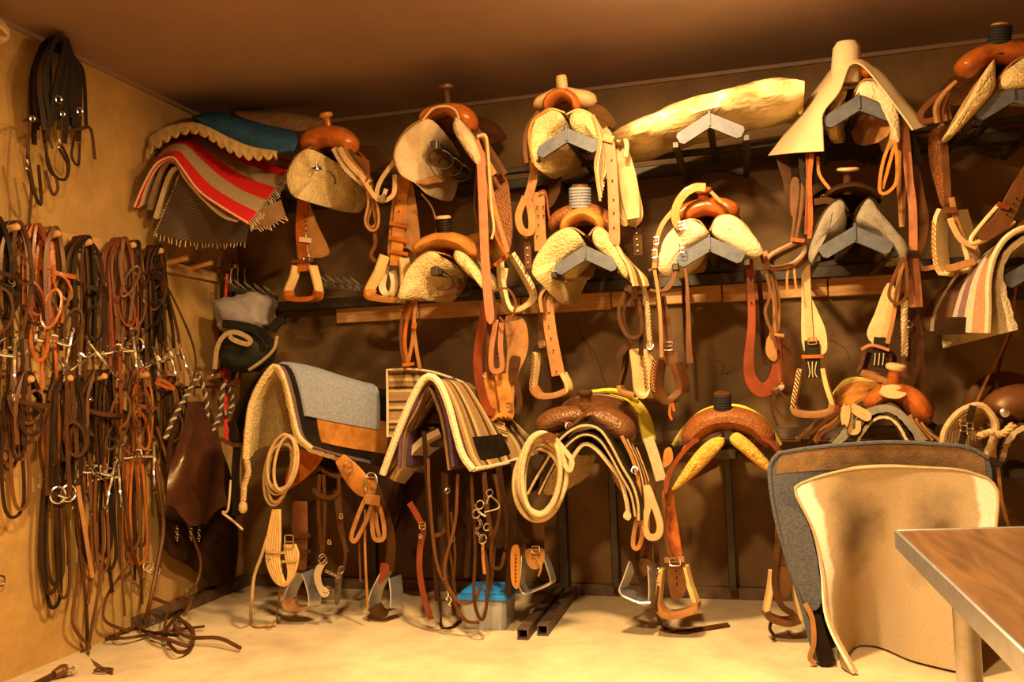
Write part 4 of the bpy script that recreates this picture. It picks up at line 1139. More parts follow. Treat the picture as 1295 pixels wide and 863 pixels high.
# ---------------- stack of blankets in the top left corner, its left edge at the side wall
y = float(PX(169, 262, .05)[1])
bb_ = Thing('saddle_blanket', 'red and grey striped woven blanket draped over the corner blanket stack', 'blanket', P(260, 270, y))
f0 = C3(K4([(28, 466), (62, 385), (108, 308), (165, 284), (195, 315), (262, 405), (345, 465), (442, 524)]), y)
f1 = C3(K4([(36, 380), (85, 292), (150, 238), (222, 226), (290, 282), (370, 350), (440, 395), (520, 425)]), y + .22)
f2 = C3(K4([(45, 320), (105, 262), (180, 215), (262, 194), (350, 222), (440, 255), (530, 280), (606, 298)]), y + .5)
g = loft([f0, f1, f2], 40, 30)
bb_.part('weave', shell(g, .012, -.012), 'blanket_red')
bb_.part('bound_edge', tube(g[:, 0], .005, 6, sub=1), 'wool_cream')
fr_ = []
rs = np.random.RandomState(2)
e = g[-1]
for i in range(40):
    p = resample(e, 40)[i]
    fr_.append(tube([p, p + np.array([.012 + rs.rand() * .012, rs.randn() * .005, -.012]), p + np.array([.02 + rs.rand() * .02, rs.randn() * .008, -.03 - rs.rand() * .012])], .0022, 4, sub=2))
bb_.part('fringe', fr_, 'wool_cream')
u1 = Thing('felt_pad', 'thin white felt pad directly under the red striped blanket', 'saddle pad', P(200, 260, y))
g = loft([C3(K4([(42, 470), (75, 390), (115, 322), (168, 296), (210, 365), (290, 455), (350, 505), (402, 522)]), y + .03), C3(K4([(90, 400), (120, 320), (180, 270), (262, 240), (340, 290), (420, 340), (480, 370), (540, 390)]), y + .4)], 30, 10)
u1.part('felt', shell(g, .012, 0), 'wool_cream')
u2 = Thing('folded_blanket', 'tan folded blanket edges showing under the arch of the red blanket', 'blanket', P(200, 250, y))
for k, q in enumerate(([(88, 478), (110, 400), (140, 330), (165, 305), (200, 350), (250, 420)], [(112, 510), (140, 420), (165, 350), (190, 330), (220, 370), (270, 440)])):
    g = loft([C3(K4(q), y + .06 + .03 * k), C3(K4([(p[0] + 60, p[1] - 30) for p in q]), y + .4)], 20, 8)
    u2.part('fold', shell(g, .022, 0), ['wool_brown', 'felt_beige'][k])
dm = Thing('patterned_blanket', 'dark diamond-patterned blanket with fringe hanging lowest in the corner stack', 'blanket', P(230, 290, y))
g = loft([C3(K4([(200, 345), (165, 430), (112, 560)]), y + .12), C3(K4([(260, 370), (230, 470), (200, 585)]), y + .14), C3(K4([(360, 440), (340, 520), (310, 596)]), y + .3), C3(K4([(450, 480), (440, 540), (430, 592)]), y + .5)], 20, 24)
dm.part('weave', shell(g, .01), 'blanket_diamond')
fr_ = []
for i in range(24):
    p = g[-1, i]
    fr_.append(tube([p, p + np.array([rs.randn() * .006, -.004, -.02 - rs.rand() * .02])], .003, 4, sub=2))
for i in range(20):
    p = g[i, 0]
    fr_.append(tube([p, p + np.array([-.01 - rs.rand() * .012, -.004, -.014])], .004, 4, sub=2))
dm.part('fringe', fr_, 'wool_cream')
rg = Thing('ragged_blanket', 'ragged fringed grey blanket corner poking out under the red blanket', 'blanket', P(330, 280, -.6))
g = loft([C3(K4([(440, 520), (500, 470), (560, 440)]), y + .1), C3(K4([(450, 540), (520, 535), (578, 500)]), y + .14)], 12, 6)
rg.part('weave', shell(g, .008), 'wool_brown')
rg.part('fringe', [tube([g[i, 5], g[i, 5] + np.array([.02 * rs.rand() + .01, -.005, -.02 * rs.rand() - .008])], .003, 4, sub=2) for i in range(12)], 'wool_cream')
# fleece pad with a scalloped edge
sc = Thing('scalloped_pad', 'tan fleece-lined pad with a scalloped edge on top of the red blanket', 'saddle pad', P(260, 160, y + .2))
tp = resample(np.array([(45, 262), (80, 215), (150, 172), (230, 158), (290, 172), (370, 212), (450, 245), (545, 262)], float), 61)
lo = resample(np.array([(55, 285), (100, 248), (170, 205), (235, 188), (290, 205), (360, 252), (440, 285), (548, 280)], float), 61)
zz = np.array([(0, [8, 0, -12, 0][i % 4]) for i in range(61)])
fr = C3(K4([tuple(p) for p in (lo + zz)]), y + .12); bk = C3(K4([tuple(p) for p in tp]), y + .14); b2 = C3(K4([(p[0] + 25, p[1] - 6) for p in tp]), y + .5)
g = np.stack([fr, bk * .5 + fr * .5 + np.array([0, 0, .004]), bk, bk * .5 + b2 * .5, b2], 1)
sc.part('pad', shell(g, .016, -.016), 'fleece_tan')
bp_ = Thing('blue_pad', 'blue felt saddle pad folded on top of the blanket stack', 'saddle pad', P(300, 160, -.4))
g = loft([C3(K4([(300, 172), (400, 222), (480, 255), (545, 268), (610, 262)]), y + .2), C3(K4([(250, 152), (360, 165), (470, 205), (560, 222), (622, 225)]), y + .22), C3(K4([(240, 148), (330, 132), (430, 158), (530, 180), (600, 195)]), y + .45), C3(K4([(260, 150), (340, 140), (430, 160), (530, 185), (600, 200)]), y + .55)], 24, 16)
bp_.part('felt', shell(g, .02, 0), 'wool_blue')
br_ = Thing('brown_pad', 'flat brown wool pad topmost at the back of the blanket stack', 'saddle pad', P(360, 150, -.3))
g = loft([C3(K4([(420, 150), (520, 175), (600, 195), (705, 195)]), y + .42), C3(K4([(390, 132), (500, 136), (600, 142), (722, 168)]), y + .46), C3(K4([(380, 128), (500, 130), (600, 135), (715, 155)]), y + .68)], 24, 12)
br_.part('felt', shell(g, .02, 0), 'wool_brown')
# ------------------------------------------------------------------ bottom row
def arch_pad(T, name, curves, y0s, mt, th, off=0.0, nu=36, nv=16, jit=0, crp=None, parent=None):
    g = loft([C3(crp(c), yy) for c, yy in zip(curves, y0s)], nu, nv)
    T.part(name, shell(g, th, off, jit, 7), mt, parent)
    return g
# ---- grey felt padded saddle
y = -.98
T = Thing('saddle_pad', 'grey felt pad with fleece lining and gold leather trim, on the leftmost bottom saddle', 'saddle pad', P(400, 540, y))
F0 = [(84, 692), (92, 590), (104, 500), (135, 425), (186, 355), (216, 372), (242, 450), (262, 540), (284, 612), (330, 655)]
Bk = [(330, 640), (400, 560), (470, 500), (560, 452), (600, 450), (606, 480), (606, 540), (600, 600), (592, 660), (586, 722)]
Md = [(150, 640), (190, 520), (240, 420), (300, 372), (345, 385), (372, 440), (388, 520), (396, 600), (410, 655), (440, 690)]
yy = (y, y + .28, y + .62)
g = arch_pad(T, 'fleece_lining', (F0, Md, Bk), yy, 'fleece', .022, -.022, 40, 20, .008, I5)
T.part('fleece_edge', tube(g[:, 0], .011, 7, sub=1), 'fleece')
T.part('plaid_layer', shell(g[:, :], .006, .002), 'plaid')
g3 = g[6:32, 2:].copy()
g3 = loft([g3[:, i] for i in range(0, g3.shape[1], 3)], 30, 20)
T.part('black_binding', shell(g[3:39, 1:], .004, .009), 'leather_black')
T.part('felt_top', shell(g3, .012, .014), 'felt_grey')
g4 = g[29:37, 5:]
T.part('wear_leather', shell(g4, .006, .014), 'leather_gold')
T.part('dark_pad', shell(loft([C3(I5([(38, 640), (36, 590), (62, 500), (110, 420), (170, 360)]), y + .02), C3(I5([(80, 640), (80, 590), (110, 500), (150, 430), (200, 370)]), y + .12)], 20, 6), .014), 'leather_black')
y = -.92
T = Thing('western_saddle', 'saddle with aluminium stirrups under the grey felt pad', 'saddle', P(400, 600, y), 'western saddles on the racks')
seat(T, (385, 590), y + .1, .09, 'leather_brown', length=.36, cantle=.02)
fender(T, I5([(275, 660), (330, 668), (372, 680), (330, 740), (270, 790), (235, 800), (245, 720)]), y + .1, 'leather_orange')
st(T, 'skirt', I5([(430, 690), (470, 740), (520, 795), (560, 790)]), y + .15, [.06, .1, .1, .05], 'leather_gold')
buckle(T, I5([(545, 790)])[0], y + .12, 12, 20); dring(T, I5([(460, 720)])[0], y + .12, 6)
st(T, 'stirrup_leather', I6([(290, 160), (292, 290), (298, 415)]), y + .12, [.085, .085, .05], 'leather_brown')
for py in (290, 350): st(T, 'keeper', I6([(262, py), (330, py - 4)]), y + .1, .02, 'leather_umber')
st(T, 'fender', I6([(330, 150), (335, 260), (340, 400)]), y + .2, .1, 'leather_dark')
stirrup(T, I6([(300, 425), (272, 470), (252, 525), (262, 558), (305, 560), (340, 552), (348, 520), (336, 460), (320, 420)]), y + .14, 'aluminium', .085, .008, 20, (2, 5, 'leather_tan'))
st(T, 'stirrup_leather', I6([(548, 60), (600, 180), (630, 300), (625, 420)]), y + .28, .05, 'leather_umber')
stirrup(T, I6([(615, 420), (580, 490), (568, 550), (590, 575), (630, 582), (648, 560), (652, 500), (646, 440)]), y + .26, 'aluminium', .085, .008, 25, (2, 5, 'leather_umber'))
fender(T, I6([(595, 390), (625, 400), (615, 440), (585, 470), (590, 430)]), y + .22, 'leather_red', name='stirrup_flap')
for k, q in enumerate(([(545, 130), (510, 210), (484, 290), (500, 305), (540, 230), (560, 170)], [(565, 140), (560, 220), (566, 290), (585, 305), (606, 290), (600, 220), (580, 160)], [(572, 140), (578, 240), (590, 296)])): st(T, 'latigo', I6(q), y + .1 + .02 * k, .022, 'leather_tan')
st(T, 'keeper', I6([(535, 150), (590, 158)]), y + .08, .05, 'leather_tan'); dring(T, I6([(555, 90)])[0], y + .1, 9, flat=1.4)
string(T, I6([(535, 190), (535, 350), (545, 560)]), y + .12, 'leather_tan', .012); string(T, I6([(512, 300), (518, 460)]), y + .14, 'leather_brown', .01)
T.part('leather_skirt', plate(C3(I6([(350, 20), (450, 10), (600, 40), (640, 120), (560, 240), (470, 260), (400, 180)]), y + .35), .01, round_sub=4), 'leather_dark')
for q_ in ([(330, 600), (430, 590), (500, 640), (480, 760), (420, 860), (370, 840), (330, 720)], [(500, 620), (600, 640), (620, 760), (590, 880), (530, 900), (500, 780)]):
    T.part('far_fender', plate(C3(I5([(a_ + 40, b_ + 60) for a_, b_ in q_]), y + .45), .012, round_sub=4), 'leather_dark')
# cinch, rope coil and bridles around it
C = Thing('cinch', 'tan corded mohair cinch looped below the grey padded saddle', 'cinch', P(350, 720, y))
for k in range(6):
    dx = (k - 2.5) * 9
    C.part('strand', tube(C3(I6([(205 + dx * .5, 190), (195 + dx, 300), (192 + dx, 380), (215 + dx * .7, 450 + abs(dx) * .2), (245 + dx * .2, 465 - dx * .3), (262 + dx * .5, 420), (262 + dx, 360), (255 + dx * .8, 320)]), y - .02), .0075, 6), 'mohair')
C.part('cross_band', ribbon(C3(I6([(168, 348), (240, 352)]), y - .032), .012, .004), 'rope_tan'); C.part('cross_band', ribbon(C3(I6([(225, 385), (282, 380)]), y - .032), .012, .004), 'rope_tan')
buckle(C, I6([(252, 310)])[0], y - .03, 12, 16, parent=None); dring(C, I6([(175, 355)])[0], y - .03, 4, flat=1.6)
def coil(name, label, crp, y, ctr, rx, ry, n, r, mt, tilt=0.0, spread=6, tie=None, rough=.05, seed=1):
    T = Thing(name, label, 'rope', P(*crp([ctr])[0], y), 'coiled ropes')
    rs = np.random.RandomState(seed)
    for k in range(n):
        cx, cy = ctr[0] + rs.randn() * spread, ctr[1] + rs.randn() * spread * .4 + k * spread * .5 - n * spread * .25
        a = rx * (1 + rs.randn() * rough); b = ry * (1 + rs.randn() * rough * .7)
        t = np.linspace(0, 2 * math.pi, 16, endpoint=False)
        px = [(cx + a * math.cos(q) * math.cos(tilt) - b * math.sin(q) * math.sin(tilt), cy + a * math.cos(q) * math.sin(tilt) + b * math.sin(q) * math.cos(tilt)) for q in t]
        T.part('coil_turn', tube(C3(crp(px), y + (k - n / 2) * r * 1.5), r, 8, True, 3), mt)
    if tie:
        st(T, 'tie', crp(tie), y - n * r - .004, .03, 'leather_brown')
    return T
coil('rope_coil', 'tan rope coil hanging at the front of the grey padded saddle', I5, y - .04, (215, 725), 40, 116, 6, .0075, 'rope_tan', .16, 9, None, .2)
c2 = coil('lariat_coil', 'thick pale lariat coiled beside the brown tooled saddle', KF, -.96, (106, 325), 68, 116, 6, .0105, 'rope', .06, 10, [(108, 205), (128, 195), (150, 205)], .15, 4)
st(c2, 'honda_loop', KF([(135, 215), (165, 240), (182, 290), (196, 298), (200, 270), (172, 232), (150, 205)]), -.99, .02, 'rope', th=.016)
r1 = Thing('rope', 'thin tan rope falling from the cinch and turning along the floor', 'rope', P(330, 790, -.9))
q = [P(*p, y - .02) for p in I6([(175, 280), (150, 360), (122, 440), (112, 540)])] + [PZ(*p, .012) for p in I6([(110, 612), (130, 624), (170, 622), (205, 618)])]
r1.part('strand', tube(q, .008, 7), 'rope_tan')
q = [P(*p, y - .02) for p in I6([(225, 420), (222, 480), (208, 560)])] + [PZ(*I6([(207, 606)])[0], .006)]
single('leather_string', 'thin dark leather string hanging from the tan cinch to the floor', 'string', ribbon(q, .01, .003), 'leather_brown')

def curb_bit(T, c, s, ang=0.0, mt='chrome', parent=None, X=(1, 0, 0), seed=0, chain=True):
    """curb bit: two S shanks, mouthpiece with port, rings; X = direction across the mouth"""
    X = unit(np.asarray(X, float)); Z = np.array([0, 0, 1.0]); Y = np.cross(Z, X)
    ca, sa = math.cos(ang), math.sin(ang)
    X, Z = X * ca + Z * sa, Z * ca - X * sa
    c = np.asarray(c, float)
    at = lambda x, y_, z: c + (X * x + Y * y_ + Z * z) * s
    o = None
    g = [tube([at(-.065, 0, 0), at(-.02, 0, .004), at(-.012, 0, .03), at(.012, 0, .03), at(.02, 0, .004), at(.065, 0, 0)], .006 * s, 6, sub=3)]
    for sx in (-1, 1):
        x = .065 * sx
        g.append(tube([at(x, 0, .055), at(x, 0, .02), at(x, 0, -.02), at(x * 1.1, .03, -.06), at(x * 1.05, .012, -.1), at(x, 0, -.12)], [.005 * s, .007 * s, .008 * s, .006 * s, .006 * s, .005 * s], 6, sub=3))
    o = T.part('curb_bit', g, mt, parent)
    for sx in (-1, 1):
        T.part('rein_ring', ring(at(.065 * sx, 0, -.137), Y * .017 * s, Z * .017 * s, .003 * s, 5, 10), mt, o)
        T.part('cheek_ring', ring(at(.065 * sx, 0, .068), Y * .014 * s, Z * .014 * s, .003 * s, 5, 10), mt, o)
    if chain:
        n = 9
        for i in range(n):
            u = -1 + 2 * i / (n - 1)
            p = at(.06 * u, -.015, .05 - .05 * (1 - u * u))
            T.part('chain_link', ring(p, X * .007 * s, (Y if i % 2 else Z) * .006 * s, .0018 * s, 4, 8), mt, o)
    return o
B = Thing('bridle', 'dark bridle with large flat-shanked bit hanging under the grey padded saddle', 'bridle', P(410, 690, -.8))
yb = -.82
st(B, 'browband', I6([(340, 115), (370, 140), (410, 145), (442, 120)]), yb, .022, 'leather_umber')
for q in ([(365, 60), (362, 200), (375, 360)], [(380, 60), (385, 200), (378, 360)], [(435, 60), (445, 220), (462, 350), (455, 410)], [(425, 120), (440, 260), (470, 350)]): st(B, 'cheek_strap', I6(q), yb + .01, .018, 'leather_umber')
B.part('shank', plate(C3(I6([(360, 395), (385, 395), (372, 430), (378, 470), (402, 490), (398, 512), (375, 515), (352, 470), (346, 425)]), yb - .02), .008, round_sub=3), 'chrome')
for p, r in (((374, 372), 5), ((380, 380), 5), ((392, 490), 4), ((445, 415), 4)): dring(B, I6([p])[0], yb - .02, r)
B.part('chain', [ring(P(*I6([(392 + 7 * i, 420 + 3.5 * i)])[0], yb - .03), (.007, 0, 0), (0, .006 * (i % 2), .006 * (1 - i % 2 * .5)), .0022, 4, 8) for i in range(7)], 'chrome')
B.part('shank', plate(C3(I6([(432, 420), (450, 410), (448, 460), (440, 530), (425, 545), (422, 490)]), yb + .03), .008, round_sub=3), 'iron')
buckle(B, I6([(402, 312)])[0], yb - .01, 4, 5); buckle(B, I6([(446, 215)])[0], yb - .01, 4, 6)

# ---- striped blanket padded saddle
y = -.99
T = Thing('saddle_blanket', 'tan and brown striped blanket with fleece edge over the second bottom saddle', 'blanket', P(570, 540, y))
F0 = [(64, 648), (88, 580), (118, 500), (160, 400), (198, 330), (228, 314), (258, 340), (288, 410), (312, 500), (336, 580), (372, 632)]
Md = [(150, 560), (175, 500), (220, 420), (265, 360), (300, 330), (335, 335), (375, 395), (410, 460), (440, 530), (460, 590), (474, 612)]
Bk = [(200, 500), (240, 440), (290, 380), (340, 345), (385, 340), (430, 365), (480, 430), (530, 480), (566, 515), (585, 540), (590, 575)]
yy = (y, y + .3, y + .62)
g = arch_pad(T, 'striped_weave', (F0, Md, Bk), yy, 'blanket_tan', .012, -.014, 44, 20, 0, KH)
T.part('fleece_edge', tube(g[:, 0], .017, 8, sub=1), 'fleece_white')
T.part('fleece_edge', tube(g[-1], .010, 8, sub=1), 'fleece_white')
T.part('wear_leather', shell(g[36:42, 4:13], .006, -.001), 'leather_black')
F2 = [(124, 622), (130, 540), (140, 480), (175, 420), (205, 350), (232, 338), (252, 380), (275, 450), (290, 540), (300, 622)]
g2 = arch_pad(T, 'purple_lining', (F2, [(p[0] + 80, p[1] - 10) for p in F2]), (y + .03, y + .4), 'wool_purple', .014, 0, 30, 8, 0, KH)
g2 = arch_pad(T, 'brown_lining', ([(p[0] + (6 if p[0] < 220 else -14), p[1] + 12) for p in F2], [(p[0] + 70, p[1]) for p in F2]), (y + .05, y + .4), 'wool_brown', .012, 0, 30, 8, 0, KH)
bk_ = Thing('folded_blanket', 'upright folded striped blanket behind the arch of the striped bottom blanket', 'blanket', P(530, 480, -.5))
g = loft([C3(KH([(82, 292), (170, 290), (260, 305), (390, 358), (470, 420)]), -.55), C3(KH([(84, 400), (170, 400), (260, 410), (390, 430), (480, 470)]), -.57), C3(KH([(84, 520), (170, 520), (260, 520), (390, 500), (490, 520)]), -.6)], 24, 14)
bk_.part('striped_weave', shell(g, .02), 'blanket_tan')
bk_.part('bound_edge', tube(np.concatenate([g[::-1, 0], g[0, 1:]]) + np.array([0, -.012, 0]), .007, 6, sub=1), 'wool_cream')
y = -.9
T = Thing('western_saddle', 'dark saddle under the tan striped blanket, straps hanging to the floor', 'saddle', P(560, 600, y), 'western saddles on the racks')
g = loft([C3(KH([(105, 672), (150, 600), (200, 545), (262, 510)]), y + .1), C3(KH([(140, 680), (190, 620), (240, 570), (280, 545)]), y + .4)], 16, 8)
T.part('skirt', shell(g, .03), 'felt_beige')
T.part('fender', plate(C3(KH([(320, 640), (480, 610), (540, 700), (530, 860), (420, 900), (340, 800)]), y + .4), .01, round_sub=3), 'leather_dark')
for k, (q, wd, mt_) in enumerate([([(205, 500), (215, 640), (225, 780), (240, 900), (250, 1080)], .024, 'leather_dark'), ([(290, 640), (285, 800), (296, 1000), (310, 1130)], .022, 'leather_dark'), ([(270, 640), (278, 760), (275, 900)], .02, 'leather_umber'),
        ([(350, 640), (360, 800), (350, 1000)], .026, 'leather_dark'), ([(410, 640), (420, 760), (440, 900), (430, 1040)], .024, 'leather_umber'), ([(460, 620), (480, 760), (500, 900), (490, 1060)], .03, 'leather_dark'), ([(520, 600), (540, 740), (545, 880)], .06, 'leather_dark')]):
    st(T, 'strap', KH(q), y + .02 + .05 * (k % 4), wd, mt_)
for q_ in ([(640, 80), (760, 60), (800, 180), (790, 330), (730, 420), (660, 380), (630, 220)], [(820, 60), (960, 60), (1060, 120), (1060, 300), (1000, 420), (880, 400), (830, 240)]):
    T.part('far_fender', plate(C3(I6(q_), y + .5), .012, round_sub=4), 'leather_dark')
fender(T, I6([(1080, 335), (1110, 335), (1108, 470), (1090, 480), (1078, 440)]), y + .05, 'leather_gold', name='stirrup_side')
holes(T, I6([(1095, 360 + 14 * i) for i in range(8)]), y + .04)
T = Thing('halter_strap', 'red-brown halter strap with brass buckle hanging between the two padded bottom saddles', 'strap', P(535, 700, -.8))
st(T, 'strap', I6([(700, 165), (735, 225), (752, 265), (740, 330), (738, 420), (755, 520), (780, 600)]), -.82, .03, 'leather_red')
buckle(T, I6([(748, 250)])[0], -.84, 8, 8); buckle(T, I6([(742, 290)])[0], -.84, 4, 4)
st(T, 'side_strap', I6([(790, 290), (825, 275), (842, 245)]), -.82, .02, 'leather_brown')
B = Thing('bridle', 'dark bridle with silver snaffle and curb chain below the striped blanket', 'bridle', P(612, 680, -.95))
yb = -.97
for k, q in enumerate(([(930, 60), (935, 160), (945, 330), (940, 520), (965, 600), (985, 560), (990, 420), (980, 340)], [(880, 60), (870, 240), (830, 420), (880, 530), (940, 530), (968, 470)], [(1020, 60), (1035, 200), (1005, 330), (1010, 400), (1040, 405), (1055, 350)], [(770, 0), (775, 140), (800, 380), (850, 500), (905, 600), (960, 612)], [(1010, 60), (1060, 200), (1060, 340)])):
    st(B, ['cheek_strap', 'rein', 'cheek_strap', 'rein', 'cheek_strap'][k], I6(q), yb + .02 + .02 * k, .015, ['leather_umber', 'leather_brown', 'leather_umber', 'leather_brown', 'leather_dark'][k])
B.part('snaffle_bit', [tube(C3(I6([(985, 170), (1000, 140), (1035, 180), (980, 200)]), yb - .02), .004, 6), tube(C3(I6([(945, 170), (960, 200), (985, 215)]), yb - .02), .006, 6)], 'chrome')
for p, r in (((962, 172), 5), ((998, 128), 4), ((972, 300), 5), ((988, 255), 4), ((948, 205), 5)): dring(B, I6([p])[0], yb - .025, r)
B.part('curb_chain', [ring(P(*I6([(958 + 9 * math.sin(i * .9), 228 + 8 * i)])[0], yb - .03), (.006, 0, 0), (0, .006 * (i % 2), .005), .002, 4, 8) for i in range(10)], 'chrome')
st(B, 'curb_strap', I6([(972, 312), (975, 380), (980, 430)]), yb - .01, .014, 'leather_tan')
B2 = Thing('bridle', 'thin dark bridle with small snap ends beside the blue-lidded tub', 'bridle', P(565, 720, -.9))
for q in ([(838, 60), (842, 200), (850, 340), (862, 420), (870, 500)], [(855, 200), (870, 360), (862, 470)]): st(B2, 'rein', I6(q), -.9, .012, 'leather_umber')
for p in ((842, 120), (860, 300)): dring(B2, I6([p])[0], -.91, 3)
for p in ((832, 440), (840, 515), (850, 535)): B2.part('snap', tube(C3(I6([(p[0], p[1] - 22), (p[0] + 5, p[1] - 6), (p[0] - 3, p[1] + 8), (p[0] + 5, p[1] + 12)]), -.91), .004, 5), 'chrome')
# thin strap ends lying on the floor between
q = [P(*p, -.85) for p in I6([(800, 420), (815, 560)])] + [PZ(*p, .008) for p in I6([(820, 630), (860, 628), (890, 606)])]
single('rein', 'dark rein end trailing on the floor just left of the plastic tub', 'rein', ribbon(q, .014, .005, n=(0, -.6, .8)), 'leather_dark')

# ---- clear tub with blue lid
a = PZ(*I6([(897, 636)])[0], 0); b = PZ(*I6([(1056, 641)])[0], 0)
X = unit((b - a) * np.array([1, 1, 0])); wd = np.linalg.norm(b - a)
Y = np.array([-X[1], X[0], 0]); dp = .2; hh = .135
c = (a + b) / 2 + Y * dp / 2; c[2] = 0
T = Thing('plastic_tub', 'small clear plastic tub with bright blue lid on the floor', 'tub', c)
def taper_box(c, w0, d0, w1, d1, h, X, Y, wall=.003):
    V = []; F = []
    for (w_, d_, z) in ((w0, d0, 0), (w1, d1, h), (w1 - 2 * wall, d1 - 2 * wall, h), (w0 - 2 * wall, d0 - 2 * wall, wall)):
        r = .02
        for sx, sy in ((-1, -1), (1, -1), (1, 1), (-1, 1)):
            for e in ((0, 1), (1, 0)):
                ex, ey = (e if sx * sy > 0 else e[::-1])
                V.append(c + X * sx * (w_ / 2 - r * ex) + Y * sy * (d_ / 2 - r * ey) + np.array([0, 0, z]))
    for k in range(3):
        for i in range(8):
            j = (i + 1) % 8
            F.append((k * 8 + i, k * 8 + j, k * 8 + 8 + j, k * 8 + 8 + i))
    F.append(tuple(range(7, -1, -1))); F.append(tuple(range(24, 32)))
    return np.array(V), F
T.part('body', taper_box(c, wd, dp, wd * 1.08, dp * 1.08, hh, X, Y), 'clear_plastic')
lid = T.part('lid', [box(c + np.array([0, 0, hh + .012]), wd * 1.2, dp * 1.2, .03, X, Y, bev=.008), box(c + np.array([0, 0, hh + .033]), wd * 1.02, dp * 1.0, .02, X, Y, bev=.006)], 'blue_plastic')
T.part('lid_ridge', box(c + np.array([0, 0, hh + .044]), wd * .6, dp * .5, .006, X, Y, bev=.002), 'blue_plastic', lid)
for k in range(3):
    single('leather_scrap', ['coiled pale strap inside the clear plastic tub', 'folded tan scrap at the right inside the clear plastic tub', 'dark scrap at the back inside the clear plastic tub'][k], 'scrap', blob(c + X * (-.05 + .05 * k) + Y * (.02 * (k - 1)) + np.array([0, 0, .03]), .032, .04, .024, .8, 14, 8, .3, k), ['leather_pale', 'leather_tan', 'leather_dark'][k])

# ---- brown tooled saddle with cantle showing, pad underneath
y = -.86
T = saddle('brown floral-tooled saddle with dished cantle, beside the coiled lariat', (745, 540), y)
fork(T, KF([(112, 200, 20), (126, 162, 36), (176, 142, 36), (240, 134, 28), (302, 146, 36), (354, 178, 40), (384, 215, 22)]), y + .1, .09, 'leather_tooled')
horn(T, KF([(242, 128)])[0], KF([(243, 58)])[0], y + .06, 7, 9.4, 'leather_brown', 'leather_umber')
T.part('horn_strap', ribbon(C3(KF([(225, 100), (265, 104), (220, 145), (175, 195), (150, 190)]), y - .02), .016, .004), 'leather_brown')
cn = C3(KF([(160, 150), (175, 105), (220, 80), (285, 74), (350, 88), (388, 125), (396, 178)]), y + .42)
cs = C3(KF([(185, 165), (200, 130), (240, 110), (285, 104), (335, 115), (365, 145), (375, 185)]), y + .3)
cf = C3(KF([(190, 190), (210, 170), (240, 160), (280, 158), (320, 165), (345, 185), (355, 200)]), y + .16)
T.part('seat', shell(loft([cf, cs, cn], 26, 12), .014, -.007), 'leather_brown')
T.part('cantle_binding', tube(cn, .012, 7), 'leather_brown')
for side, q in ((-1, [(215, 190), (150, 240), (100, 320), (72, 400)]), (1, [(270, 190), (320, 240), (372, 330), (402, 400)])):
    skirt(T, KF(q), y + .08, side, .5, 'leather_brown', 'fleece', thick=.02)
for k in range(7):
    string(T, KF([(350 + 7 * k, 195 + 6 * k), (385 + 6 * k, 270 + 6 * k), (405 + 5 * k, 360), (400 + 8 * k, 440 + 10 * k)]), y - .02 + .025 * k, ['leather_tan', 'leather_umber', 'leather_pale', 'leather_dark'][k % 4], .016)
st(T, 'latigo', KF([(425, 345), (432, 400), (420, 460), (432, 500), (460, 498), (466, 460), (440, 380), (428, 350)]), y - .03, .03, 'leather_pale')
st(T, 'latigo', KF([(400, 440), (388, 490), (386, 530), (400, 535), (412, 500), (408, 450)]), y - .01, .02, 'leather_tan')
st(T, 'strap', KF([(430, 200), (450, 260), (470, 330)]), y + .2, .05, 'rope')
dring(T, KF([(390, 300)])[0], y - .03, 4); dring(T, KF([(396, 385)])[0], y - .03, 4); dring(T, KF([(190, 165)])[0], y - .04, 4)
for q in ([(120, 330), (100, 360)], [(178, 150), (196, 172)]): st(T, 'latigo', KF(q), y - .03, .016, 'leather_red')
st(T, 'stirrup_leather', KF([(88, 455), (88, 540)]), y + .15, .09, 'leather_umber')
fender(T, KF([(62, 540), (112, 538), (115, 575), (98, 598), (75, 596), (60, 570)]), y + .12, 'leather_tan', name='stirrup_flap'); buckle(T, KF([(90, 540)])[0], y + .1, 10, 8)
string(T, KF([(90, 560), (106, 590), (98, 622)]), y + .1, 'leather_tan', .01)
stirrup(T, KF([(54, 556), (52, 600), (47, 650), (62, 672), (100, 660), (138, 642), (140, 622), (118, 554)]), y + .15, 'aluminium', .06, .007, 12, (2, 5, 'aluminium'))
st(T, 'stirrup_leather', KF([(415, 420), (418, 500), (412, 580)]), y + .12, .08, 'leather_umber')
st(T, 'latigo', KF([(385, 540), (395, 600), (432, 668)]), y + .08, .024, 'leather_dark')
fender(T, KF([(405, 570), (436, 572), (436, 600), (420, 625), (405, 610)]), y + .1, 'leather_brown', name='stirrup_flap')
stirrup(T, KF([(386, 575), (368, 625), (356, 658), (368, 675), (410, 695), (440, 698), (446, 660), (442, 584)]), y + .1, 'aluminium', .08, .007, 25, (2, 5, 'aluminium'))
T.part('yellow_lining', shell(loft([C3(KF([(330, 62), (400, 85), (440, 140), (455, 205)]), y + .55), C3(KF([(300, 75), (385, 110), (410, 170), (420, 215)]), y + .5)], 14, 6), .015), 'yellow_pad')
T.part('yellow_lining', tube(C3(KF([(260, 62), (330, 58), (400, 84)]), y + .52), .012, 6), 'yellow_pad')
T = Thing('saddle_pad', 'black and cream edged double pad under the brown tooled saddle', 'saddle pad', P(750, 560, y - .06))
F0 = [(66, 372), (88, 330), (118, 280), (160, 212), (205, 175), (245, 164), (285, 178), (318, 225), (352, 290), (384, 345), (400, 400), (402, 452)]
g = arch_pad(T, 'felt', (F0, [(p[0] + 30, p[1] - 14) for p in F0]), (y - .07, y + .42), 'leather_black', .016, 0, 40, 8, 0, KF)
T.part('bound_edge', tube(g[:, 0], .006, 7, sub=1), 'rope_tan')
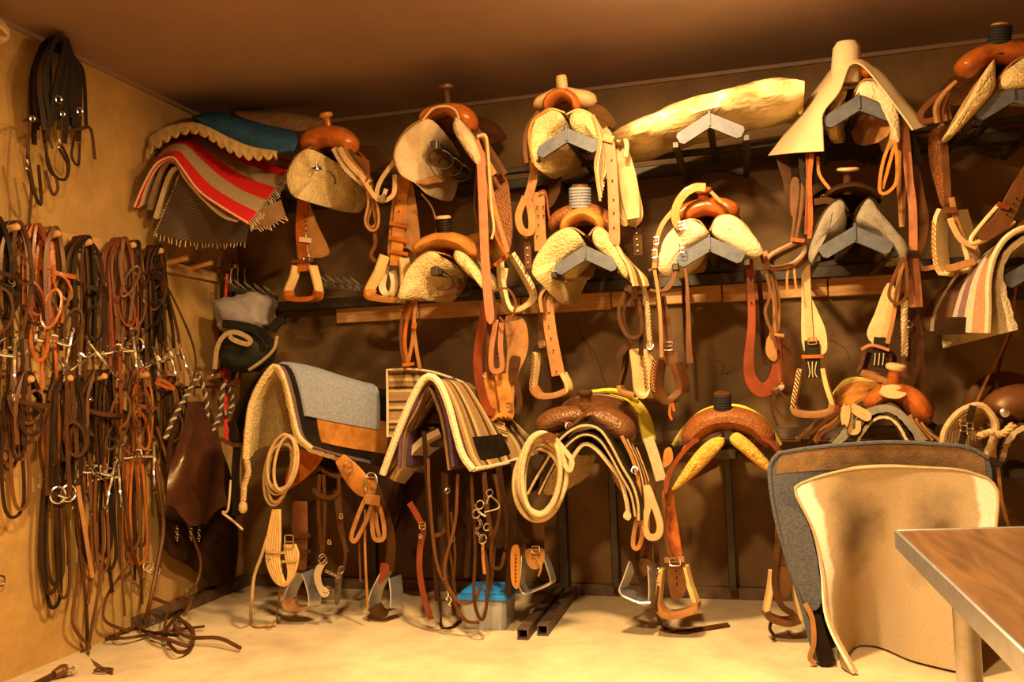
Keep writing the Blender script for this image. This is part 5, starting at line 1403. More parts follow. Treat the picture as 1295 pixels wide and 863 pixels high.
F1 = [(100, 372), (125, 320), (165, 250), (208, 205), (245, 192), (282, 208), (312, 250), (346, 312), (378, 372), (392, 440)]
g = arch_pad(T, 'felt', (F1, [(p[0] + 25, p[1] - 10) for p in F1]), (y - .055, y + .42), 'nylon_dark', .014, 0, 40, 8, 0, KF)
T.part('bound_edge', tube(g[:, 0], .005, 7, sub=1), 'rope_tan')
F2 = [(190, 290), (215, 245), (240, 222), (272, 238), (310, 282), (345, 330), (362, 390), (368, 432)]
g = arch_pad(T, 'inner_pad', (F2, [(p[0] + 20, p[1] - 10) for p in F2]), (y - .03, y + .42), 'felt_beige', .012, 0, 30, 8, 0, KF)
T.part('bound_edge', tube(g[:, 0], .006, 7, sub=1), 'rope')
T.part('pad_corner', plate(C3(KF([(360, 425), (374, 425), (380, 440), (372, 452), (356, 442)]), y - .03), .012, round_sub=2), 'rope')

# ---- basket-stamped saddle with gold fleece
y = -.86
T = saddle('basket-stamped saddle with black-wrapped horn and gold fleece skirts, bottom centre', (913, 545), y)
fork(T, KF([(546, 240, 16), (562, 196, 30), (602, 158, 36), (667, 142, 36), (740, 158, 36), (784, 196, 30), (806, 242, 16)]), y + .12, .1, 'leather_basket')
horn(T, KF([(657, 124)])[0], KF([(656, 63)])[0], y + .08, 8.5, 11, 'rubber', 'leather_umber', 'rubber')
cn = C3(KF([(508, 225), (540, 175), (590, 128), (650, 108), (720, 112), (785, 155), (830, 225)]), y + .48)
cs = C3(KF([(545, 225), (570, 185), (610, 155), (655, 140), (715, 145), (760, 180), (795, 225)]), y + .36)
cf = C3(KF([(560, 225), (590, 200), (620, 182), (660, 172), (705, 178), (745, 200), (780, 225)]), y + .2)
T.part('seat', shell(loft([cf, cs, cn], 26, 12), .014, -.007), 'felt_beige')
T.part('cantle_binding', tube(cn, .013, 7), 'yellow_pad')
skirt(T, KF([(656, 196), (610, 222), (555, 282), (505, 355)]), y, -1, .5, 'leather_brown', 'fleece_gold', thick=.045, rnd=.08, pad=KF([(655, 200), (620, 206), (575, 245), (530, 310), (502, 360), (528, 350), (585, 305), (642, 245), (662, 218)]))
skirt(T, KF([(682, 192), (725, 212), (775, 255), (812, 310)]), y, 1, .5, 'leather_brown', 'fleece_gold', thick=.045, rnd=.08, pad=KF([(680, 197), (705, 188), (752, 225), (800, 280), (806, 308), (770, 290), (718, 248), (682, 218)]))
for k in range(5):
    string(T, KF([(582 - 8 * k, 205 + 4 * k), (540 - 4 * k, 240 + 6 * k), (500 - 3 * k, 300 + 5 * k), (482 + k, 370)]), y - .02 + .02 * k, ['leather_red', 'leather_tan', 'leather_brown'][k % 3], .018)
    string(T, KF([(775 + 6 * k, 200), (805 + 6 * k, 220 + 5 * k), (840 + 4 * k, 262)]), y - .02 + .02 * k, ['leather_red', 'leather_umber'][k % 2], .016)
fender(T, KF([(480, 240), (500, 232), (505, 270), (478, 290)]), y + .1, 'leather_gold', name='skirt_corner')
yy = y + .08
st(T, 'stirrup_leather', KF([(490, 360), (498, 460), (512, 560)]), yy, [.05, .066, .066], 'leather_orange')
st(T, 'latigo', KF([(488, 350), (480, 420), (488, 520), (506, 580)]), yy - .02, .018, 'leather_brown'); st(T, 'latigo', KF([(500, 430), (488, 470), (508, 540), (520, 575)]), yy - .03, .012, 'leather_red')
st(T, 'keeper', KF([(480, 572), (540, 570)]), yy - .015, .026, 'leather_tan'); buckle(T, KF([(512, 578)])[0], yy - .03, 13, 9)
fender(T, KF([(492, 585), (540, 582), (546, 640), (540, 678), (518, 692), (498, 676)]), yy - .005, 'leather_brown', name='stirrup_flap')
holes(T, KF([(515, 605), (517, 625), (518, 645)]), yy - .012)
stirrup(T, KF([(474, 598), (468, 650), (464, 715), (485, 738), (525, 738), (572, 722), (576, 700), (556, 640), (544, 590)]), yy + .02, 'wood_pale', .06, .019, 12, (2, 6, 'leather_tan'))
st(T, 'strap', KF([(440, 330), (452, 440), (456, 560), (462, 640)]), yy + .05, .024, 'leather_umber'); dring(T, KF([(462, 605)])[0], yy, 3); dring(T, KF([(462, 632)])[0], yy, 3)
st(T, 'stirrup_leather', KF([(838, 470), (838, 560), (838, 600)]), yy, .06, 'leather_brown')
fender(T, KF([(820, 600), (858, 600), (862, 670), (840, 690), (818, 680)]), yy - .01, 'leather_brown', name='stirrup_flap')
stirrup(T, KF([(806, 605), (800, 660), (788, 728), (800, 748), (850, 762), (890, 750), (880, 690), (868, 605)]), yy + .02, 'wood_pale', .06, .019, -10, (2, 5, 'leather_brown'))
st(T, 'latigo', KF([(830, 480), (818, 580), (815, 650), (835, 710), (870, 735)]), yy - .03, .026, 'leather_umber')
string(T, KF([(805, 755), (800, 780), (812, 800)]), yy, 'leather_dark', .014)
q = [P(*p, yy - .02) for p in KF([(462, 650), (455, 720)])] + [PZ(*p, .01) for p in KF([(478, 778), (530, 790), (600, 780), (675, 768)])]
single('rein', 'flat brown strap end lying on the floor below the basket-stamped saddle', 'rein', ribbon(q, [.012, .012, .02, .024, .026, .026], .006, n=(0, -.5, .8)), 'leather_umber')

# ---- saddle behind the leaning pads
y = -.84
T = saddle('orange saddle with wide-capped horn showing above the leaning grey pad', (1110, 520), y)
k3 = .68
fork(T, KJ([(482, 325, 16), (512, 272, 24), (600, 232, 30), (692, 262, 36), (752, 332, 36), (790, 410, 20)]), y + .1, .1, 'leather_orange')
horn(T, KJ([(612, 205)])[0], KJ([(626, 88)])[0], y + .07, 7.5, 12.2, 'leather_orange', 'leather_pale')
T.part('swell_cap', shell(loft([C3(KJ([(535, 240), (580, 262), (640, 268), (685, 250)]), y - .006), C3(KJ([(560, 205), (600, 196), (640, 200), (672, 225)]), y + .03)], 14, 6), .006), 'leather_pale')
cn = C3(KJ([(300, 300), (318, 250), (350, 205), (420, 178), (500, 180), (560, 195)]), y + .45)
cs = C3(KJ([(345, 300), (360, 265), (390, 235), (440, 215), (500, 220), (550, 235)]), y + .35)
cf = C3(KJ([(400, 310), (420, 285), (450, 270), (480, 262), (510, 262), (550, 275)]), y + .2)
T.part('seat', shell(loft([cf, cs, cn], 20, 10), .014, -.007), 'leather_gold')
T.part('cantle_binding', tube(cn, .012, 7), 'leather_pale')
T.part('yellow_lining', shell(loft([C3(KJ([(285, 262), (310, 220), (360, 165), (440, 152), (540, 180)]), y + .52), C3(KJ([(300, 300), (330, 250), (370, 200), (440, 178), (540, 195)]), y + .48)], 16, 5), .012), 'yellow_pad')
F0 = [(330, 520), (380, 465), (440, 420), (490, 365), (540, 338), (600, 340), (650, 372), (700, 430), (745, 500), (770, 560)]
g = loft([C3(KJ(F0), y - .04), C3(KJ([(p[0] - 20, p[1] - 8) for p in F0]), y + .4)], 34, 8)
T.part('pad', shell(g, .03, 0, .006, 2), 'felt_greytan')
F1 = [(420, 540), (450, 470), (490, 410), (540, 372), (590, 372), (635, 410), (675, 480), (700, 540)]
g = loft([C3(KJ(F1), y - .03), C3(KJ([(p[0] - 20, p[1] - 8) for p in F1]), y + .4)], 30, 8)
T.part('pad_lining', shell(g, .012, 0, .004, 2), 'wool_cream')
rs = np.random.RandomState(9)
for k in range(12):
    x0, y0 = 380 + rs.randn() * 20, 310 + rs.randn() * 12
    string(T, KJ([(x0, y0), (300 + rs.randn() * 20, 370 + rs.randn() * 18), (230 + rs.randn() * 20, 430 + rs.randn() * 20), (180 + rs.randn() * 25, 480 + rs.randn() * 15)]), y - .02 + .01 * k, ['leather_umber', 'leather_brown', 'leather_tan', 'leather_dark', 'leather_red'][k % 5], .016)
for k, q in enumerate(([(370, 300), (355, 350), (365, 400), (378, 340), (375, 300)], [(400, 300), (440, 320), (485, 345), (480, 370), (440, 350), (400, 320)], [(395, 320), (390, 400), (400, 440), (430, 430), (435, 380)])): st(T, 'tie_string', KJ(q), y - .07 + .01 * k, .022, 'leather_pale')
for k in range(5):
    string(T, KJ([(700 + 14 * k, 350 + 10 * k), (740 + 14 * k, 410 + 8 * k), (790 + 16 * k, 480)]), y - .02, ['leather_tan', 'leather_umber'][k % 2], .016)
st(T, 'latigo', KJ([(790, 390), (835, 420), (865, 490)]), y + .1, .03, 'leather_umber')
# ---- right end: brown swell with coiled rope
T = saddle('dark brown saddle with silver concho at the bottom right edge', (1290, 560), y)
fork(T, KJ([(1150, 360, 50), (1190, 310, 54), (1270, 285, 54), (1350, 290, 50), (1420, 360, 40)]), y + .12, .1, 'leather_brown')
T.part('concho', lathe([(.001, .004), (.012, .003), (.018, 0)], P(*KJ([(1196, 338)])[0], y + .0), (0, -1, 0), 12), 'concho')
seat(T, (1320, 515), y + .1, .13, 'leather_brown')
skirt(T, KJ([(1300, 400), (1240, 430), (1190, 500), (1150, 620)]), y, -1, .45, 'leather_umber', 'felt_beige')
skirt(T, KJ([(1340, 400), (1400, 430), (1440, 500)]), y, 1, .45, 'leather_umber', 'felt_beige')
st(T, 'latigo', KJ([(1160, 620), (1180, 800), (1230, 980)]), y + .1, .014, 'leather_tan')
T = Thing('rope_coil', 'bundle of tan rope turns hanging from the dark brown saddle with the concho', 'rope', P(1245, 545, y - .06), 'coiled ropes')
for k in range(11):
    o = k * 16
    T.part('coil_turn', tube(C3(KJ([(870 + o * 1.2, 500 + o * .1), (890 + o * .95, 420 - o * .1), (960 + o * .5, 335 + o * .38 + (k % 3) * 10), (1060 + o * .25, 298 + o * .5), (1120 + o * .1, 340 + o * .3), (1150 - o * .1, 420 + o * .25), (1100 + o * .35, 560 + o * .1)]), y - .05 + .014 * k), .013, 7), 'rope_tan')
T.part('tie', twist_rope(C3(KJ([(1060, 460), (1120, 440), (1180, 450), (1240, 400)]), y - .1), .014), 'rope_tan')
st(T, 'hobble_strap', KJ([(1030, 300), (1010, 380), (990, 430), (960, 540)]), y - .08, .026, 'leather_dark'); buckle(T, KJ([(980, 405)])[0], y - .1, 7, 14); buckle(T, KJ([(1015, 420)])[0], y - .1, 7, 14)
# ------------------------------------------------------------------ pads standing on end at the right
def standing(T, rows, mt, th, ys, crp, nu=34, nv=26, name='pad', off=0.0):
    """rows of traced points from top to bottom, each at its own depths ys"""
    cs = []
    for r, yy in zip(rows, ys):
        cs.append(np.array([P(*p, q) for p, q in zip(crp(r), yy)]))
    g = loft(cs, nu, nv)
    T.part(name, shell(g, th, off), mt)
    return g
bot = [(292, 838), (262, 815), (290, 770), (350, 772), (430, 805), (520, 828), (600, 845)]
yb = [float(PZ(*p, 0.012)[1]) for p in KG(bot)]
yt = -1.02
bl_ = lambda f: [yt + (b - yt) * f + .05 * (1 - f) * f for b in yb]
rows = [[(150, 350), (205, 330), (290, 312), (380, 307), (470, 310), (560, 316), (628, 336)],
        [(134, 372), (215, 360), (290, 345), (380, 340), (470, 342), (560, 346), (656, 372)],
        [(180, 470), (240, 462), (300, 455), (380, 450), (470, 452), (560, 455), (650, 478)],
        [(206, 575), (250, 570), (310, 565), (375, 560), (450, 562), (540, 566), (632, 585)],
        [(222, 700), (250, 690), (300, 675), (365, 670), (440, 690), (525, 705), (612, 720)], bot]
HP = Thing('hide_pad', 'beige hide-covered saddle pad standing on end in front of the grey felt pad', 'saddle pad', np.array([3.75, -1.3, 0]))
g = standing(HP, rows, 'deer_hide', .018, [bl_(0), bl_(.08), bl_(.3), bl_(.52), bl_(.78), yb], KG)
HP.part('rolled_edge', tube(np.concatenate([g[0, ::-1], g[1:-1, 0], g[-1]]), .006, 7, sub=1), 'felt_beige')
yt2 = -.96
g2rows = [[(92, 272), (180, 258), (300, 247), (400, 244), (500, 249), (580, 258), (632, 285)],
          [(68, 310), (170, 300), (300, 290), (400, 288), (500, 290), (590, 300), (642, 330)],
          [(80, 420), (170, 420), (300, 420), (400, 420), (500, 420), (590, 420), (640, 440)],
          [(112, 540), (190, 540), (300, 540), (400, 540), (500, 540), (570, 540), (630, 560)],
          [(160, 680), (210, 670), (300, 650), (400, 640), (480, 650), (550, 660), (610, 680)],
          [(196, 815), (214, 790), (260, 740), (350, 730), (430, 750), (510, 770), (590, 795)]]
yb2 = [float(PZ(*p, 0.015)[1]) + .03 for p in KG(g2rows[-1])]
b2_ = lambda f: [yt2 + (b - yt2) * f for b in yb2]
GP = Thing('felt_pad', 'dark grey felt pad with a brown worn top edge standing on end at the right', 'saddle pad', np.array([3.7, -1.2, 0]))
g = standing(GP, g2rows, 'felt_charcoal', .02, [b2_(0), b2_(.06), b2_(.28), b2_(.5), b2_(.78), yb2], KG)
GP.part('wear_band', shell(g[1:33, 0:4], .024, -.002), 'wool_brown')
GP.part('binding', tube(np.concatenate([g[::-1, 0], g[0, 1:]]), .009, 7, sub=1), 'felt_charcoal')
ft = Thing('boot_strap', 'dark leather strap end standing at the left foot of the grey felt pad', 'strap', PZ(*KG([(205, 820)])[0], 0))
qy = float(PZ(*KG([(200, 822)])[0], 0)[1])
ft.part('flap', plate(C3(KG([(180, 700), (200, 690), (214, 740), (232, 790), (220, 820), (200, 820), (186, 780)]), qy), .03, round_sub=3), 'leather_black')
ft.part('strap', ribbon(C3(KG([(160, 660), (178, 700), (182, 760), (172, 800), (186, 815)]), qy - .02), .02, .005), 'leather_tan')
# thin grey second layer with scalloped left outline
GP.part('corner_patch', plate(C3(KG([(88, 415), (120, 412), (160, 440), (185, 520), (200, 620), (196, 668), (165, 672), (130, 590), (105, 500)]), -1.06), .012, round_sub=3), 'felt_charcoal')

# ------------------------------------------------------------------ table at the lower right
zt = .745
c0 = PZ(1135, 673, zt); c1 = PZ(1320, 846, zt)
u = unit(c1 - c0); v = unit(PZ(1295, 669, zt) - c0)
far = c0 + v * 1.0; near = c0 + u * 1.25
T = Thing('table', 'wood-grain laminate table with metal edge band and round metal leg', 'table', (c0 + v * .5 + u * .6) * np.array([1, 1, 0]))
o4 = np.array([c0, far, far + u * 1.25, near])
T.part('top', plate(o4 - np.array([0, 0, .0]), .006, n=(0, 0, 1)), 'laminate')
lo_ = o4 - np.array([0, 0, .036])
T.part('core', (np.concatenate([o4 - np.array([0, 0, .004]), lo_]), [(0, 1, 2, 3), (7, 6, 5, 4)] + [(i, i + 4, (i + 1) % 4 + 4, (i + 1) % 4) for i in range(4)]), 'leather_umber')
nrm = lambda a, b: np.array([(b - a)[1], -(b - a)[0], 0]) / np.linalg.norm(b - a)
ctr = o4.mean(0)
for i in range(4):
    a, b = o4[i], o4[(i + 1) % 4]
    n_ = nrm(a, b)
    if np.dot(n_, (a + b) / 2 - ctr) < 0: n_ = -n_
    T.part('edge_band', bar(a + n_ * .003 + np.array([0, 0, -.017]), b + n_ * .003 + np.array([0, 0, -.017]), .008, .044, bev=.002), 'aluminium')
for s, t in ((.16, .1), (.16, .86), (.92, .1), (.92, .86)):
    p = c0 + v * t + u * 1.25 * s; p[2] = 0
    T.part('leg', lathe([(.03, 0), (.026, .01), (.026, zt - .037)], p, (0, 0, 1), 18), 'aluminium')
T.part('apron', bar(c0 + v * .12 + u * .22 + np.array([0, 0, -.07]), c0 + v * .12 + u * 1.1 + np.array([0, 0, -.07]), .03, .07), 'leather_umber')

# ------------------------------------------------------------------ left wall: peg racks
def board(name, label, px0, px1, xw, h, pegs, plen=.13, slope=.0):
    a = PX(*px0, xw); b = PX(*px1, xw)
    T = Thing(name, label, 'peg rack', (a + b) / 2)
    T.part('backboard', bar((.012, a[1], a[2]), (.012, b[1], b[2]), .024, h, bev=.003), 'peg_wood')
    tips = []
    for p in pegs:
        t = PX(*p, .02 + plen)
        r = .0165
        T.part('peg', lathe([(r, 0), (r * .95, plen * .5), (r * .9, plen - .004), (r * .7, plen)], (.02, t[1], t[2] - .02), (plen, 0, .02), 12), 'peg_wood')
        tips.append(np.array([.02 + plen, t[1], t[2]]))
    return T, tips
UP, up_t = board('peg_rack', 'long wooden peg rack at eye height on the left wall', L2([(-60, 84)])[0], L2([(560, 178)])[0], .012, .075, L2([(68, 76), (216, 100), (332, 131), (492, 142), (592, 163), (684, 190)]))
U2, up2 = board('peg_rack', 'short wooden peg rack next to the corner on the left wall', L2([(600, 222)])[0], L2([(790, 262)])[0], .012, .06, L2([(772, 207), (866, 219)]))
LOW, lo_t = board('peg_rack', 'lower wooden peg rack behind the hanging reins', L2([(20, 640)])[0], L2([(860, 628)])[0], .012, .085, L2([(120, 630), (262, 627), (386, 620), (540, 614), (655, 642), (826, 613), (872, 636)]))
NW = (1, -.45, 0)
def wall_pt(yy, zz, x):
    return np.array([x, yy, zz])
def bridle(tip, label, length, mats, seed, bit='curb', reins=0, wide=.05, browband=True, floor=False, group='bridles on the left wall', bitmat='chrome', rein_len=.5, nstr=5, x0=.06):
    """straps hung over a peg: crown loop, cheek pieces, browband, bit and reins"""
    rs = np.random.RandomState(seed)
    px_, py_, pz_ = tip
    T = Thing('bridle', label, 'bridle', np.array([.08, py_, pz_]), group)
    zc = pz_ + .012
    nstr = int(nstr * 1.6)
    for k in range(nstr):
        x = x0 + .08 * (k + .5) / nstr
        s1, s2 = (.016 + rs.rand() * wide * 1.25), (.016 + rs.rand() * wide * 1.25)
        L1_, L2_ = length * (.45 + .62 * rs.rand()), length * (.6 + .45 * rs.rand())
        pts = [wall_pt(py_ - s1 * (1 + .6 * rs.randn() * .3), pz_ - L1_, x + rs.randn() * .008), wall_pt(py_ - s1 * 1.1, pz_ - L1_ * .5, x), wall_pt(py_ - s1 * .9, pz_ - .06, x), wall_pt(py_ - .014, zc, x), wall_pt(py_, zc + .012, x), wall_pt(py_ + .014, zc, x), wall_pt(py_ + s2 * .9, pz_ - .06, x), wall_pt(py_ + s2 * 1.1, pz_ - L2_ * .5, x + .004), wall_pt(py_ + s2 * .9 + rs.randn() * .012, pz_ - L2_, x + rs.randn() * .01)]
        T.part('cheek_strap', ribbon(pts, .010 + .010 * rs.rand(), .004, n=NW, sub=4), mats[k % len(mats)])
        if rs.rand() < .7:
            c = wall_pt(py_ + s2 * 1.08, pz_ - L2_ * (.35 + .3 * rs.rand()), x + .006)
            T.part('buckle', tube(oval(c, (.002, .011, 0), (0, 0, .013), 8), .0022, 5, True, 2), 'chrome')
    if browband:
        zb = pz_ - length * (.25 + .2 * rs.rand())
        T.part('browband', ribbon([wall_pt(py_ - .06, zb + .02, .09), wall_pt(py_ - .02, zb - .012, .16), wall_pt(py_ + .06, zb - .02, .18), wall_pt(py_ + .1, zb + .0, .12)], .02, .004, d=(0, 0, 1)), mats[0])
    if bit == 'curb':
        curb_bit(T, wall_pt(py_ + rs.randn() * .015, pz_ - length - .02, .11), 1.0 + .2 * rs.rand(), rs.randn() * .25, bitmat, None, unit(np.array([.55, .8, 0])), seed)
    elif bit == 'ring':
        for k in range(2):
            c = wall_pt(py_ - .03 + .06 * k, pz_ - length - .02, .1)
            T.part('bit_ring', ring(c, (.01, .033, 0), (0, 0, .035), .0045, 6, 14), bitmat)
        T.part('mouthpiece', tube([wall_pt(py_ - .03, pz_ - length - .02, .1), wall_pt(py_, pz_ - length - .035, .12), wall_pt(py_ + .03, pz_ - length - .02, .1)], .006, 6), bitmat)
    for k in range(2):
        # tie ends and keeper loops: short closed loops hanging askew
        yc, zc2, x = py_ + rs.randn() * wide * .7, pz_ - length * (.35 + .45 * rs.rand()), .12 + .05 * rs.rand()
        a_, b_ = .02 + .02 * rs.rand(), .05 + .05 * rs.rand()
        sk = rs.randn() * .03
        T.part('keeper_loop', ribbon([wall_pt(yc + a_ * math.cos(t) + sk * math.sin(t), zc2 + b_ * math.sin(t), x + .02 * math.cos(t)) for t in np.linspace(0, 2 * math.pi, 9)[:-1]], .012, .004, n=NW, closed=True, sub=3), mats[(k + 1) % len(mats)])
    for k in range(reins + 1):
        x = .05 + .05 * rs.rand(); d0 = rs.randn() * .03; zt_ = pz_ - length * (.9 if bit else .2)
        zb = max(.25, zt_ - rein_len * (.8 + .4 * rs.rand()))
        w_ = .03 + .05 * rs.rand()
        pts = [wall_pt(py_ + d0 - .02, zt_, x), wall_pt(py_ + d0 - .02 - w_ * .4, (zt_ + zb) / 2, x), wall_pt(py_ + d0 - w_ * .5, zb + .05, x), wall_pt(py_ + d0, zb, x + .01), wall_pt(py_ + d0 + w_ * .5, zb + .06, x + .02), wall_pt(py_ + d0 + w_ * .4, (zt_ + zb) / 2 + .02, x + .02), wall_pt(py_ + d0 + .02, zt_ - .03, x + .01)]
        T.part('rein', ribbon(pts, .013 + .004 * rs.rand(), .005, n=NW, sub=5), mats[(k + 1) % len(mats)])
    return T
LB = ['leather_umber', 'leather_brown', 'leather_dark']; LD = ['leather_dark', 'leather_umber', 'leather_black']; LO = ['leather_orange', 'leather_red']; LM = ['leather_brown', 'leather_umber', 'leather_dark']
tt = up_t
left_extra = PX(*L2([(6, 66)])[0], .15)
bridle(left_extra, 'dark bridle at the left edge of the photo with silver-studded bit', .50, LD, 1, 'curb', 2, .05, True, nstr=6)
bridle(tt[0] + np.array([0, .02, 0]), 'brown bridle on the first peg of the upper rack, knotted cord around it', .47, LM, 2, 'ring', 2, .05, False, nstr=5, bitmat='iron')
bridle(tt[1] + np.array([0, -.09, 0]), 'bright orange bridle with long cheek straps on the second upper peg', .50, LO, 3, None, 1, .055, False, nstr=3)
bridle(tt[1], 'orange-brown bridle with conchos on the second upper peg', .45, ['leather_orange', 'leather_brown'], 4, 'curb', 1, .035, True, nstr=4)
bridle(tt[2], 'very dark bridle bundle on the third upper peg with wide silver curb bit', .52, LD, 5, 'curb', 1, .07, True, nstr=8)
bridle(tt[3] + np.array([0, -.05, 0]), 'red-brown bridle on the fourth upper peg with a shanked bit', .50, ['leather_brown', 'leather_red'], 6, 'curb', 1, .05, False, nstr=6)
bridle(tt[3] + np.array([0, .04, 0]), 'brown bridle with chain on the fourth upper peg, nearest the corner', .46, LB, 7, 'ring', 0, .035, False, nstr=4)
bridle(tt[4], 'thick black bundle of reins on the fifth upper peg', .55, LD, 8, 'curb', 1, .05, False, nstr=8)
HS = Thing('bridle', 'dark headstall spread wide beside the bare pegs with a loose silver snaffle', 'bridle', PX(*L2([(600, 400)])[0], .12), 'bridles on the left wall')
for k_, q_ in enumerate(([(560, 235), (600, 330), (625, 430), (632, 520)], [(572, 240), (612, 330), (640, 430), (665, 560)], [(580, 240), (650, 380), (700, 500), (712, 590), (690, 660)], [(552, 250), (575, 220), (600, 235), (585, 265), (555, 255)])):
    HS.part(['cheek_strap', 'cheek_strap', 'rein', 'crown_knot'][k_], ribbon([PX(*c_, .13 + .01 * k_) for c_ in L2(q_)], [.02, .016, .012, .022][k_], .004, n=NW), ['leather_dark', 'leather_umber', 'leather_umber', 'leather_dark'][k_])
curb_bit(HS, PX(*L2([(620, 555)])[0], .15), 1.0, .3, 'chrome', None, unit(np.array([.6, .8, 0])))
HS.part('curb_strap', ribbon([PX(*c_, .17) for c_ in L2([(565, 645), (600, 660), (635, 668), (600, 640), (570, 635)])], .016, .004, n=NW), 'leather_orange')
bridle(up2[1] + np.array([0, -.02, 0]), 'brown straps on the last peg beside the grey bag', .66, ['leather_brown', 'leather_umber'], 11, None, 0, .03, False, nstr=4)
gl = 'bridles on the lower left rack'
bridle(lo_t[0], 'dark bridle with bowed browband on the first lower peg', .27, LB, 21, None, 1, .06, True, group=gl, nstr=4)
bridle(lo_t[1], 'dark bridle bundle on the second lower peg with big round silver bit', .48, LD, 22, 'ring', 3, .06, False, group=gl, rein_len=.55, nstr=7)
bridle(lo_t[2] + np.array([0, -.03, 0]), 'umber bridle bundle on the third lower peg with curb bit', .42, LB, 23, 'curb', 3, .06, True, group=gl, rein_len=.5, nstr=6)
bridle(lo_t[2] + np.array([0, .05, 0]), 'darkest bridle between third and fourth lower pegs', .45, LD, 24, 'curb', 2, .04, True, group=gl, rein_len=.45, nstr=5)
bridle(lo_t[3] + np.array([0, -.02, 0]), 'brown bridle on the fourth lower peg with an orange strap and long reins', .38, ['leather_brown', 'leather_orange', 'leather_umber'], 25, 'curb', 3, .05, True, group=gl, rein_len=.62, nstr=5)
bridle(lo_t[4], 'slim brown bridle on the fifth lower peg next to the chaps', .40, LM, 26, None, 1, .05, False, group=gl, rein_len=.3, nstr=4)
# pixel-traced reins that reach the floor
def wall_strap(label, px, xs, wd, mt, name='rein', cat='rein', th=.005, floor_px=None, crp=L3, round_=False):
    pts = [PX(*p, x) for p, x in zip(crp(px), xs)]
    if floor_px:
        pts += [PZ(*p, .009) for p in crp(floor_px)]
    geo = tube(pts, wd / 2, 6) if round_ else ribbon(pts, wd, th, n=NW)
    return single(name, label, cat, geo, mt, 'reins hanging to the floor')
wall_strap('leftmost long rein, bent to the right where it meets the floor', [(185, 150), (260, 300), (268, 480), (245, 660)], [.06] * 4, .014, 'leather_brown', floor_px=[(232, 742), (270, 758)])
wall_strap('dark rein hanging straight to the floor, second from the left', [(250, 250), (272, 420), (290, 600)], [.07] * 3, .016, 'leather_umber', floor_px=[(284, 748)])
wall_strap('light brown short strap end hanging among the left reins', [(262, 200), (285, 340), (312, 510)], [.1] * 3, .02, 'leather_tan')
wall_strap('long rein ending in a knotted loop on the floor nearest the camera', [(345, 280), (348, 420), (328, 580)], [.1] * 3, .014, 'leather_brown', floor_px=[(298, 760), (330, 806), (380, 832)])
wall_strap('round rein swinging out and back to a knot near the wall foot', [(440, 460), (380, 540), (350, 610), (360, 660)], [.06, .05, .05, .06], .014, 'leather_brown', floor_px=[(395, 690)], round_=True)
wall_strap('thick twin rein curving over the coil on the floor', [(500, 0), (530, 150), (552, 330), (530, 480), (500, 620)], [.12, .13, .14, .14, .13], .02, 'leather_brown', floor_px=[(470, 672)], round_=True)
wall_strap('orange-brown long rein sweeping to the right of the chaps', [(530, 0), (580, 160), (640, 340), (678, 460), (650, 550), (580, 595), (520, 580)], [.14, .16, .17, .17, .16, .14, .12], .017, 'leather_brown', round_=True)
wall_strap('rein looping from the bits down into the floor tangle', [(420, 180), (440, 380), (480, 520)], [.1] * 3, .016, 'leather_umber')
xr = np.random.RandomState(12)
for i_, (x0_, y0_, y1_, lb_) in enumerate(((210, 60, 560, 'dark rein hanging just right of the leftmost long rein'), (232, 100, 470, 'short umber rein between the leftmost bits'), (305, 90, 600, 'brown rein hanging straight below the second lower peg'), (372, 140, 560, 'umber rein hanging left of the round rein loop'), (400, 120, 450, 'short dark rein tail ending above the floor tangle'), (425, 60, 640, 'dark rein dropping into the left end of the floor tangle'), (455, 140, 520, 'brown rein below the fourth lower peg'), (480, 160, 600, 'umber rein dropping into the floor tangle'))):
    q_ = [(x0_ + xr.randn() * 6, y0_ + (y1_ - y0_) * t_) for t_ in (0, .35, .7, 1)]
    wall_strap(lb_, q_, [.06 + .05 * xr.rand()] * 4, .012 + .005 * xr.rand(), ['leather_dark', 'leather_umber', 'leather_brown'][i_ % 3])
fl = Thing('rein_tangle', 'tangle of brown reins looped on the floor at the left wall', 'rein', PZ(*L3([(560, 700)])[0], 0))
for k, (q, z, wd, m2) in enumerate((([(340, 640), (420, 610), (450, 610), (380, 640), (345, 690), (420, 715), (560, 690), (690, 675)], .012, .014, 'leather_brown'),
        ([(455, 672), (520, 710), (570, 720), (640, 740), (652, 690), (610, 655), (590, 680), (640, 712), (740, 715), (812, 748)], .02, .018, 'leather_brown'),
        ([(330, 660), (350, 715), (440, 712), (530, 700)], .008, .012, 'leather_umber'), ([(550, 610), (560, 690), (590, 755), (640, 755), (650, 700), (600, 640)], .014, .016, 'leather_umber'),
        ([(480, 690), (540, 700), (600, 705)], .03, .016, 'leather_dark'))):
    fl.part('rein', tube([PZ(*p, z + .012 * (i % 3)) for i, p in enumerate(L3(q))], wd / 2, 7), m2)
fl.part('rein_loop', tube([PZ(*L3([(550, 700)])[0], .02), PZ(*L3([(575, 600)])[0], .1), PZ(*L3([(615, 575)])[0], .13), PZ(*L3([(645, 590)])[0], .12), PZ(*L3([(620, 640)])[0], .06)], .007, 7), 'leather_brown')
fl.part('snap', tube([PZ(*L3([(510, 640)])[0], .06), PZ(*L3([(522, 655)])[0], .05), PZ(*L3([(512, 665)])[0], .04)], .005, 6), 'chrome')
fl.part('bit_rings', [ring(PX(*L3([(500 + 12 * k, 470 + 8 * k)])[0], .12), (.012, .02, 0), (0, 0, .022), .003, 5, 12) for k in range(3)], 'chrome')
fl.part('floor_knot', tube(oval(PZ(*L3([(350, 822)])[0], .012), (.04, 0, 0), (0, .022, 0), 10), .005, 6, True), 'leather_brown')
